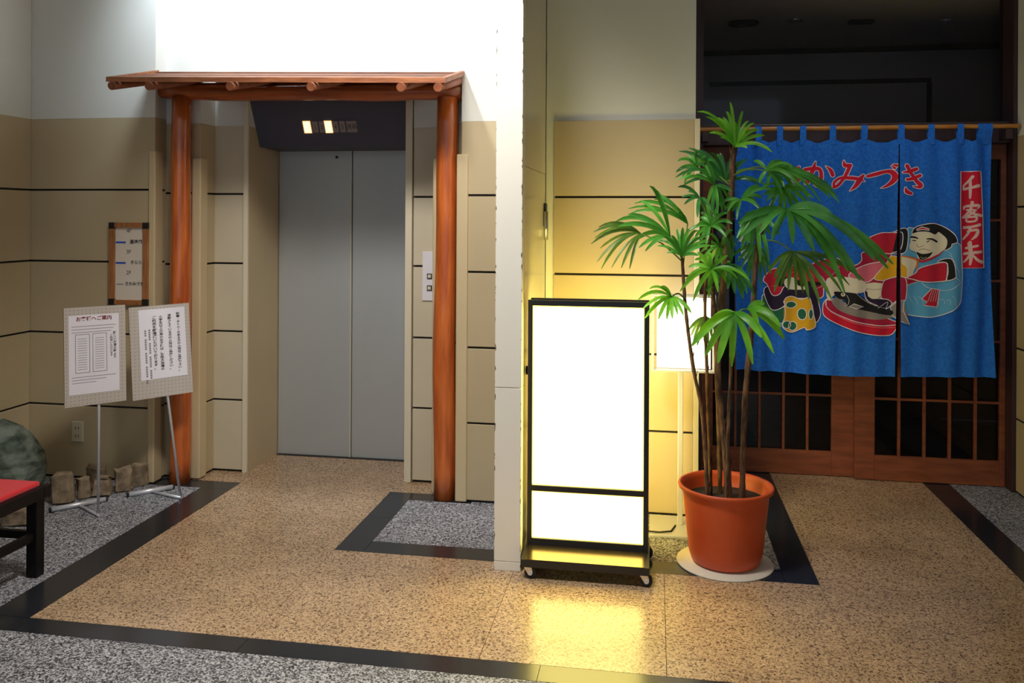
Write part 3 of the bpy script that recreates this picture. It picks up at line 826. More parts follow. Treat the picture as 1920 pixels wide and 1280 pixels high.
for z0, z1 in ((0.379, 1.211), (0.133, 0.351)):
    obj('glowing_panel', B(LX0 + 0.023, LX1 - 0.023, LYF + 0.002, LYF + 0.0115, z0, z1), 'lightbox', lb)
    obj('glowing_panel', B(LX0 + 0.023, LX1 - 0.023, LYB - 0.0115, LYB - 0.002, z0, z1), 'lightbox', lb)
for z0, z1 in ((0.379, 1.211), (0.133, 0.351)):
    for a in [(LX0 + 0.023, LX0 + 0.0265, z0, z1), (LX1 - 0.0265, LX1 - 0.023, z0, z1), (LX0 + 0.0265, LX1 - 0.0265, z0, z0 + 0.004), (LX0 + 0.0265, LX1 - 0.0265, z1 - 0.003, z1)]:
        obj('panel_edge_glow', B(a[0], a[1], LYF - 0.001, LYF + 0.0019, a[2], a[3]), 'amber', lb)
obj('base_tray', prism([(3.785, 0.054), (4.155, 0.054), (4.155, 0.088), (4.05, 0.100), (3.93, 0.100), (3.785, 0.088)], 'x', LX0 - 0.006, LX1 + 0.006), 'black', lb)
obj('tray_sheen_plate', prism([(3.786, 0.0884), (3.93, 0.1004), (3.93, 0.1016), (3.786, 0.0896)], 'x', LX0 + 0.012, LX1 - 0.012), 'tray', lb)
obj('knob', T([(LX0 - 0.004, 3.99, 0.90), (LX0 - 0.016, 3.99, 0.90)], [0.022, 0.020], seg=16), 'black', lb)
for x in (-0.552, -0.036):
    for y in (3.806, 4.125):
        pf = [(x - 0.022, 0.054), (x + 0.014, 0.054), (x + 0.020, 0.034), (x + 0.012, 0.018), (x - 0.002, 0.022)]
        c = obj('caster', prism(pf, 'y', y - 0.016, y - 0.013), 'chrome', lb)
        obj('fork_plate', prism(pf, 'y', y + 0.013, y + 0.016), 'chrome', c)
        obj('wheel', T([(x + 0.008, y - 0.011, 0.0275), (x + 0.008, y + 0.011, 0.0275)], 0.0268, seg=24), 'rubber', c)
        obj('hub', T([(x + 0.008, y - 0.0175, 0.0275), (x + 0.008, y + 0.0175, 0.0275)], 0.011, seg=16), 'alu', c)

# second, smaller lit sign on a pole
st = thing('pole_sign', (0.14, 4.58, 0), 'small lit panel sign on a steel pole behind the palm', 'pole sign')
obj('base_plate', B(-0.02, 0.34, 4.40, 4.70, 0.0005, 0.014, bev=0.003), 'alu', st)
obj('pole', B(0.125, 0.152, 4.56, 4.585, 0.014, 0.818, bev=0.003), 'alu', st)
for a in [(-0.014, 0.000, 0.816, 1.222), (0.302, 0.316, 0.816, 1.222), (0.000, 0.302, 0.816, 0.826), (0.000, 0.302, 1.212, 1.222)]:
    obj('frame_bar', B(a[0], a[1], 4.545, 4.605, a[2], a[3], bev=0.002), 'alu', st)
obj('glowing_panel', B(0.014, 0.290, 4.550, 4.600, 0.838, 1.204), 'lightbox2', st)
obj('clear_sheet', B(0.000, 0.302, 4.5455, 4.5475, 0.826, 1.212), 'tglass', st)
bm = T([(0.115, 4.54, 0.0185), (0.09, 4.45, 0.0185), (0.03, 4.425, 0.0185), (-0.022, 4.43, 0.0185), (-0.045, 4.43, 0.0045), (-0.08, 4.36, 0.0045), (-0.06, 4.28, 0.02), (-0.12, 4.17, 0.06)], 0.004, seg=8)
tag(obj('power_cord', bm, 'rubber'), 'thin black cord between the pole sign and the glowing sign', 'cord')

# ---------------------------------------------------------------- noren curtain on its pole
NT, NB = 2.108, 0.680
def fold(x, z):
    t = (NT - z) / (NT - NB)
    l = math.exp(-((x - 0.62) / 0.30) ** 2)
    r = math.exp(-((x - 1.90) / 0.16) ** 2)
    m_ = 0.25 + 0.75 * max(l, r)
    a = (0.004 + 0.018 * m_)
    return 5.447 + a * (0.7 * math.sin(x * 46 + 0.6 * math.sin(z * 3)) + 0.5 * math.sin(x * 23 + 1.3 + t)) + 0.006 * math.sin(x * 9 + z * 1.5) - 0.004
SLIT = 1.446
def slit_half(z): return 0.002 + 0.014 * max(0.0, (NT - z) / (NT - NB))
noren = thing('shop_curtain', (1.23, 5.45, NB), 'blue split shop curtain with red lettering and a painted feast scene', 'curtain')
TABS = (0.500, 0.629, 0.755, 0.891, 1.065, 1.247, 1.457, 1.626, 1.789, 1.925)
def toptz(x):
    d = min(abs(x - t_) for t_ in TABS)
    return NT - 0.022 * min(1.0, d / 0.07) ** 1.5
def cloth(x0, x1, lfun, rfun, nx, nz):
    bm = bmesh.new()
    g = []
    for j in range(nz + 1):
        row = []
        for i in range(nx + 1):
            s, t = i / nx, j / nz
            x = x0 + (x1 - x0) * s
            zt = toptz(x)
            z = zt + (NB + 0.010 * math.sin(x * 4) - zt) * t
            xx = lfun(z) + (rfun(z) - lfun(z)) * s
            row.append(bm.verts.new((xx, fold(xx, z), z)))
        g.append(row)
    for a, b in zip(g, g[1:]):
        for i in range(nx):
            f = bm.faces.new((a[i], b[i], b[i + 1], a[i + 1])); f.smooth = True
    bmesh.ops.recalc_face_normals(bm, faces=bm.faces)
    return bm
pl = obj('curtain_half', cloth(0.485, SLIT, lambda z: 0.485 + 0.01 * (NT - z), lambda z: SLIT - slit_half(z), 96, 40), 'cloth', noren)
pr = obj('curtain_half', cloth(SLIT, 1.970, lambda z: SLIT + slit_half(z), lambda z: 1.968 + 0.018 * (NT - z) / 1.4 - 0.012 * math.sin((NT - z) * 2.2), 60, 40), 'cloth', noren)
RODY, RODZ, RODR = 5.45, 2.176, 0.0135
for i, x in enumerate(TABS):
    w = 0.018 if i < 9 else 0.040
    bm = bmesh.new()
    prof = [(fold(x, NT - 0.03) - 0.002, NT - 0.035), (RODY - RODR - 0.003, RODZ - 0.02), (RODY - RODR - 0.003, RODZ)]
    prof += [(RODY - (RODR + 0.003) * math.cos(a), RODZ + (RODR + 0.003) * math.sin(a)) for a in [math.pi * k / 8 for k in range(1, 8)]]
    prof += [(RODY + RODR + 0.003, RODZ), (RODY + RODR + 0.003, RODZ - 0.02), (fold(x, NT - 0.03) + 0.004, NT - 0.035)]
    L = [(bm.verts.new((x - w, y, z)), bm.verts.new((x + w, y, z))) for y, z in prof]
    for a, b in zip(L, L[1:]): bm.faces.new((a[0], a[1], b[1], b[0])).smooth = True
    obj('tab', bm, 'cloth', noren)

# --- dyed pictures: outlines in millimetres on the cloth (x, height)
ART = {'fig':([(1,'sky',1,1,[[1460,1409],[1473,1494],[1493,1567],[1527,1571],[1576,1560],[1655,1528],[1767,1487],[1794,1446],[1804,1304],[1797,1156],[1783,1117],[1736,1077],[1657,1043],[1572,1041],[1499,1052],[1475,1071],[1479,1149],[1474,1227]]),(2,'crimson',1,1,[[923,1321],[998,1372],[1100,1384],[1134,1338],[1202,1346],[1235,1375],[1235,1417],[1288,1425],[1382,1419],[1408,1420],[1395,1370],[1376,1271],[1475,1273],[1485,1210],[1476,1140],[1410,1124],[1343,1151],[1256,1184],[1040,1251],[1013,1151],[965,1147],[951,1207]]),(3,'pink',1,1,[[1161,1275],[1208,1325],[1302,1358],[1369,1359],[1309,1270],[1256,1241]]),(3,'red',1,1,[[1261,1499],[1341,1539],[1408,1543],[1457,1557],[1474,1512],[1468,1441],[1435,1420],[1382,1416],[1315,1440],[1281,1475]]),(4,'ink',1,1,[[1420,1541],[1451,1564],[1484,1568],[1497,1533],[1488,1442],[1461,1417],[1405,1418],[1451,1436],[1466,1490],[1462,1545]]),(4,'gold',1,1,[[1309,1270],[1382,1363],[1408,1402],[1455,1396],[1508,1389],[1502,1301],[1475,1269],[1409,1265],[1356,1253]]),(3,'crimson',0,1,[[1452,1272],[1491,1276],[1559,1251],[1479,1224]]),(5,'skin',1,0,[[1466,1396],[1515,1391],[1549,1371],[1537,1326],[1516,1280],[1491,1280],[1488,1332],[1463,1357]]),(5,'crimson',1,1,[[1356,1229],[1383,1261],[1482,1272],[1484,1140],[1443,1138],[1410,1116],[1350,1150]]),(6,'red',1,1,[[1491,1272],[1540,1300],[1558,1326],[1601,1346],[1656,1360],[1710,1367],[1717,1335],[1713,1277],[1704,1257],[1632,1249],[1571,1252],[1528,1264]]),(6,'ink',1,1,[[1662,1367],[1692,1386],[1734,1390],[1752,1355],[1759,1303],[1756,1277],[1713,1261],[1719,1309],[1711,1366]]),(4,'ink',1,1,[[1520,1537],[1533,1570],[1575,1589],[1642,1599],[1703,1577],[1751,1536],[1768,1500],[1761,1484],[1740,1477],[1734,1458],[1698,1438],[1679,1477],[1618,1509],[1557,1514]]),(5,'skin',1,0,[[1513,1527],[1539,1546],[1576,1555],[1630,1549],[1652,1533],[1667,1548],[1682,1541],[1712,1509],[1715,1477],[1704,1445],[1673,1418],[1631,1392],[1601,1372],[1576,1367],[1558,1385],[1549,1410],[1540,1436],[1512,1439],[1504,1462],[1512,1495]]),(6,'red',0,1,[[1544,1562],[1575,1578],[1612,1568],[1616,1558],[1576,1563],[1548,1555]]),(6,'ink',1,0,[[1547,1428],[1576,1417],[1613,1421],[1635,1429],[1613,1398],[1576,1380],[1559,1398]]),(6,'red',0,0,[[1553,1392],[1575,1377],[1619,1393],[1673,1418],[1704,1448],[1679,1412],[1619,1379],[1583,1365],[1564,1368]]),(3,'red',0,1,[[1632,1211],[1676,1205],[1672,1153],[1663,1100],[1593,1109],[1605,1129],[1578,1148],[1602,1178]]),(4,'red2',1,1,[[1011,1080],[1023,1123],[1067,1138],[1243,1071],[1444,995],[1437,970],[1397,923],[1277,927],[1177,953],[1075,996],[1020,1034]]),(5,'crimson',1,1,[[1030,1109],[1054,1131],[1243,1071],[1440,1005],[1430,988],[1344,980],[1210,1000],[1095,1043],[1041,1077]]),(6,'skin',1,0,[[1030,1248],[1067,1270],[1175,1268],[1259,1238],[1259,1188],[1202,1173],[1081,1163],[1054,1127],[1033,1152]]),(6,'plum',1,1,[[1256,1195],[1310,1150],[1390,1138],[1410,1110],[1377,1085],[1310,1101],[1263,1142]]),(7,'grey',1,0,[[1064,1127],[1108,1153],[1149,1104],[1243,1092],[1410,1054],[1410,1029],[1310,1016],[1196,1035],[1108,1068],[1074,1099]]),(8,'ink',1,0,[[1074,1180],[1135,1179],[1202,1173],[1243,1149],[1310,1101],[1410,1074],[1411,1047],[1377,1046],[1277,1065],[1189,1084],[1152,1097],[1139,1133],[1101,1140]]),(7,'grey',0,1,[[1403,1096],[1443,1132],[1476,1140],[1470,1076],[1510,990],[1450,1013],[1410,1047]]),(9,'skin',1,0,[[1116,1164],[1123,1175],[1135,1175],[1142,1165],[1135,1154],[1123,1154]]),(9,'grey',0,1,[[1162,1094],[1189,1111],[1246,1092],[1203,1081]]),(8,'skin',0,0,[[1263,1234],[1309,1241],[1359,1236],[1343,1158],[1323,1142],[1296,1141],[1273,1157]]),(3,'green',1,1,[[662,1159],[718,1063],[787,1082],[798,1032],[774,981],[711,1001],[655,1101]]),(4,'plum',1,1,[[672,1202],[766,1207],[951,1213],[986,1115],[999,1037],[966,993],[931,1128],[790,1122],[787,1089],[718,1059],[669,1144]]),(5,'red',1,1,[[658,1245],[682,1288],[731,1317],[855,1338],[944,1321],[1013,1258],[999,1233],[835,1219],[787,1211],[759,1160],[718,1152],[683,1217]]),(6,'ink',1,0,[[752,1211],[766,1261],[835,1262],[862,1248],[999,1236],[985,1218],[903,1212],[787,1208]]),(7,'skin',1,0,[[793,1254],[841,1262],[869,1214],[910,1210],[904,1192],[821,1190],[786,1218]]),(6,'gold',1,1,[[787,1125],[828,1148],[883,1131],[931,1142],[952,1057],[970,969],[918,946],[901,960],[836,926],[788,946],[774,974],[794,1039]]),(7,'green',1,1,[[859,1097],[851,1084],[833,1076],[811,1078],[797,1088],[797,1102],[811,1113],[832,1116],[851,1109]]),(7,'green',1,1,[[914,1042],[908,1020],[894,1008],[877,1011],[866,1029],[866,1053],[877,1071],[893,1075],[908,1064]]),(7,'green',1,1,[[954,1043],[950,1023],[942,1012],[933,1015],[927,1032],[927,1053],[933,1070],[942,1074],[950,1063]]),(7,'green',1,1,[[826,974],[821,959],[806,951],[789,953],[778,965],[778,981],[789,993],[806,996],[820,989]]),(7,'green',1,1,[[862,966],[856,948],[842,938],[825,941],[814,955],[814,974],[825,988],[842,992],[856,983]])],[(2,'line',[[1577,1245,2.7],[1602,1220,2.7],[1656,1205,2.7],[1723,1203,2.7],[1789,1249,2.7],[1759,1278,2.7]]),(2,'line',[[1498,1169,1.4],[1517,1143,1.4],[1529,1118,1.4]]),(2,'line',[[1529,1164,1.4],[1547,1144,1.4],[1558,1112,1.4]]),(2,'line',[[1559,1160,1.4],[1578,1145,1.4],[1588,1106,1.4]]),(2,'line',[[1590,1155,1.4],[1608,1145,1.4],[1617,1120,1.4]]),(2,'line',[[1620,1151,1.4],[1638,1146,1.4],[1646,1114,1.4]]),(2,'line',[[1651,1146,1.4],[1669,1147,1.4],[1675,1108,1.4]]),(2,'line',[[1681,1142,1.4],[1699,1147,1.4],[1704,1121,1.4]]),(2,'line',[[1711,1137,1.4],[1729,1148,1.4],[1733,1116,1.4]]),(2,'line',[[1741,1171,1.4],[1759,1148,1.4],[1762,1110,1.4]]),(2,'line',[[1710,1438,1.4],[1734,1419,1.4],[1740,1387,1.4]]),(2,'line',[[1724,1413,1.4],[1746,1392,1.4],[1751,1360,1.4]]),(2,'line',[[1739,1387,1.4],[1758,1365,1.4],[1762,1333,1.4]]),(2,'line',[[1753,1361,1.4],[1770,1338,1.4],[1773,1306,1.4]]),(2,'line',[[1768,1336,1.4],[1783,1311,1.4],[1784,1279,1.4]]),(3,'line',[[1012,1336,2.2],[1053,1280,2.2],[1107,1334,2.2]]),(3,'line',[[951,1193,2.2],[999,1208,2.2],[1026,1230,2.2]]),(6,'orange',[[1457,1403,6.8],[1515,1393,9.6],[1551,1377,12.3],[1549,1332,9.6]]),(6,'ink',[[1524,1540,4.1],[1557,1552,6.8],[1606,1553,6.8],[1646,1538,9.6]]),(6,'ink',[[1513,1517,10.9],[1533,1516,10.9],[1553,1509,6.8]]),(6,'ink',[[1603,1507,6.8],[1631,1505,10.9],[1658,1491,12.3]]),(6,'ink',[[1521,1497,4.1],[1540,1495,6.1]]),(6,'ink',[[1604,1489,6.1],[1616,1496,4.1]]),(6,'brown',[[1549,1475,2.7],[1550,1461,2.7],[1561,1457,2.7],[1573,1461,2.7],[1587,1468,2.7]]),(6,'brown',[[1558,1437,2.7],[1582,1447,2.7],[1619,1437,2.7]]),(7,'grey',[[1569,1399,3.4],[1582,1390,5.5],[1601,1398,3.4]]),(4,'line',[[1635,1204,2.0],[1620,1165,2.0],[1608,1132,2.0]]),(4,'line',[[1646,1204,2.0],[1633,1165,2.0],[1624,1133,2.0]]),(4,'line',[[1657,1205,2.0],[1647,1166,2.0],[1640,1133,2.0]]),(4,'line',[[1668,1205,2.0],[1660,1166,2.0],[1655,1133,2.0]]),(6,'pinkl',[[1023,1112,2.9],[1041,1074,2.9],[1102,1032,2.9],[1210,989,2.9],[1344,968,2.9],[1437,972,2.9]]),(9,'ink',[[1127,1164,7.4],[1131,1164,7.4]]),(9,'line',[[1202,1175,2.9],[1249,1191,2.9],[1263,1135,2.9],[1330,1101,2.9]]),(9,'line',[[1202,1175,2.2],[1229,1149,2.2],[1283,1114,2.2],[1330,1100,2.2]]),(9,'line',[[1149,1161,2.2],[1162,1133,2.2],[1156,1105,2.2],[1135,1097,2.2]]),(9,'line',[[1330,1087,2.9],[1387,1124,2.9],[1377,1081,2.9],[1403,1103,2.9]]),(9,'grey',[[1266,1202,2.9],[1310,1198,2.9],[1356,1204,2.9]]),(6,'pinkl',[[814,1276,2.9],[834,1294,2.9],[876,1299,2.9],[903,1278,2.9],[890,1256,2.9],[835,1262,2.9]]),(6,'pinkl',[[930,1300,2.9],[958,1271,2.9],[951,1250,2.9]])]),'left':([],[(2,'red2',[[785,1924,8.1],[811,1914,24.2],[853,1921,21.0],[871,1941,9.7]]),(1,'line',[[785,1924,16.3],[811,1914,32.4],[853,1921,29.2],[871,1941,17.9]]),(2,'red2',[[814,1938,12.9],[841,1908,29.1],[868,1865,27.5]]),(1,'line',[[814,1938,21.1],[841,1908,37.3],[868,1865,35.7]]),(2,'red2',[[818,1851,16.2],[836,1829,21.0],[871,1835,8.1]]),(1,'line',[[818,1851,24.4],[836,1829,29.2],[871,1835,16.3]]),(2,'red2',[[964,1971,4.8],[950,1927,27.5],[935,1893,22.6],[912,1844,29.1]]),(1,'line',[[964,1971,13.0],[950,1927,35.7],[935,1893,30.8],[912,1844,37.3]]),(2,'red2',[[900,1922,19.4],[935,1927,22.6],[982,1928,22.6],[998,1902,22.6],[995,1853,24.2],[979,1828,22.6],[956,1830,11.3]]),(1,'line',[[900,1922,27.6],[935,1927,30.8],[982,1928,30.8],[998,1902,30.8],[995,1853,32.4],[979,1828,30.8],[956,1830,19.5]]),(2,'red2',[[1025,1944,3.2],[1052,1919,21.0],[1065,1890,24.2]]),(1,'line',[[1025,1944,11.4],[1052,1919,29.2],[1065,1890,32.4]]),(2,'red2',[[1133,1978,4.8],[1138,1950,24.2],[1168,1947,21.0]]),(1,'line',[[1133,1978,13.0],[1138,1950,32.4],[1168,1947,29.2]]),(2,'red2',[[1168,1949,19.4],[1150,1905,21.0],[1133,1871,19.4],[1099,1829,17.8],[1073,1817,19.4]]),(1,'line',[[1168,1949,27.6],[1150,1905,29.2],[1133,1871,27.6],[1099,1829,26.0],[1073,1817,27.6]]),(2,'red2',[[1073,1817,16.2],[1074,1844,16.2],[1110,1871,16.2],[1162,1872,21.0],[1211,1865,19.4],[1252,1852,3.2]]),(1,'line',[[1073,1817,24.4],[1074,1844,24.4],[1110,1871,24.4],[1162,1872,29.2],[1211,1865,27.6],[1252,1852,11.4]]),(2,'red2',[[1244,1888,12.9],[1223,1862,29.1],[1197,1823,22.6],[1167,1794,3.2]]),(1,'line',[[1244,1888,21.1],[1223,1862,37.3],[1197,1823,30.8],[1167,1794,11.4]]),(2,'red2',[[1269,1882,17.8],[1317,1895,22.6],[1374,1910,19.4],[1408,1906,29.1],[1425,1880,33.9],[1412,1850,27.5],[1380,1825,16.2],[1345,1810,2.4]]),(1,'line',[[1269,1882,26.0],[1317,1895,30.8],[1374,1910,27.6],[1408,1906,37.3],[1425,1880,42.1],[1412,1850,35.7],[1380,1825,24.4],[1345,1810,10.6]]),(2,'red2',[[1407,1944,6.5],[1423,1931,14.5]]),(1,'line',[[1407,1944,14.7],[1423,1931,22.7]]),(2,'red2',[[1417,1951,9.7],[1434,1946,16.2]]),(1,'line',[[1417,1951,17.9],[1434,1946,24.4]])]),'right':([(1,'red2',0,1,[[1791,1909],[1847,1908],[1904,1911],[1918,1650],[1926,1338],[1800,1334],[1788,1650]])],[(2,'red2',[[1465,1904,6.5],[1499,1909,19.4],[1544,1924,21.0]]),(1,'line',[[1465,1904,14.7],[1499,1909,27.6],[1544,1924,29.2]]),(2,'red2',[[1488,1861,16.2],[1522,1867,19.4],[1564,1885,19.4]]),(1,'line',[[1488,1861,24.4],[1522,1867,27.6],[1564,1885,27.6]]),(2,'red2',[[1488,1943,22.6],[1511,1900,21.0],[1545,1852,22.6],[1566,1829,25.8],[1561,1816,17.8],[1525,1820,3.2]]),(1,'line',[[1488,1943,30.8],[1511,1900,29.2],[1545,1852,30.8],[1566,1829,34.0],[1561,1816,26.0],[1525,1820,11.4]]),(2,'red2',[[1480,1812,6.5],[1488,1789,24.2],[1514,1777,16.2]]),(1,'line',[[1480,1812,14.7],[1488,1789,32.4],[1514,1777,24.4]]),(2,'cream',[[1858,1878,16.8],[1836,1849,12.9],[1808,1821,11.7],[1813,1805,7.8]]),(2,'cream',[[1809,1803,16.8],[1849,1812,14.2],[1890,1824,20.7]]),(2,'cream',[[1846,1859,14.2],[1847,1797,15.5],[1846,1752,11.7]]),(2,'cream',[[1857,1725,18.1],[1857,1707,14.2]]),(2,'cream',[[1811,1685,11.7],[1818,1700,14.2],[1892,1707,16.8],[1885,1689,6.5]]),(2,'cream',[[1852,1691,14.2],[1834,1663,11.7],[1804,1634,11.7]]),(2,'cream',[[1829,1680,10.4],[1877,1680,11.7]]),(2,'cream',[[1877,1680,11.7],[1854,1658,11.7],[1809,1634,12.9]]),(2,'cream',[[1842,1672,10.4],[1870,1655,14.2],[1907,1647,18.1]]),(2,'cream',[[1827,1636,11.7],[1877,1639,12.9],[1872,1615,11.7],[1829,1612,11.7],[1828,1635,11.7]]),(2,'cream',[[1813,1575,18.1],[1855,1580,14.2],[1899,1593,18.1]]),(2,'cream',[[1849,1576,15.5],[1837,1541,14.2],[1808,1507,12.9]]),(2,'cream',[[1835,1553,11.7],[1885,1562,16.8],[1879,1530,18.1],[1855,1504,6.5]]),(2,'cream',[[1825,1453,14.2],[1886,1468,14.2]]),(2,'cream',[[1815,1420,16.8],[1906,1433,16.8]]),(2,'cream',[[1848,1489,16.8],[1852,1400,19.4],[1847,1356,10.4]]),(2,'cream',[[1837,1484,7.8],[1843,1440,10.4]]),(2,'cream',[[1845,1413,11.7],[1830,1388,12.9],[1813,1371,10.4]]),(2,'cream',[[1858,1416,10.4],[1886,1384,16.8],[1914,1372,19.4]])])}
CANES = [(11,[(253,4120,313),(239,4120,538),(219,4120,739),(185,4110,903),(157,4100,1092),(141,4090,1243),(127,4060,1435)]),(10,[(270,4160,301),(264,4160,504),(254,4170,729),(248,4180,931),(240,4190,1159),(244,4190,1338),(261,4150,1569)]),(13,[(315,4200,304),(312,4200,495),(303,4200,725),(296,4190,931),(284,4170,1137),(260,4050,1385)]),(20,[(351,4130,315),(338,4130,490),(313,4130,690),(298,4140,889),(305,4150,1115),(330,4150,1393),(348,4140,1595),(358,4150,1772),(363,4160,1898),(374,4150,1968)]),(10,[(333,4060,332),(341,4060,658),(349,4050,907),(344,3980,1064),(349,3900,1182)]),(16,[(414,4150,308),(416,4150,514),(425,4140,793),(444,4120,1047),(455,4100,1249),(464,4080,1448),(484,4020,1597)])]
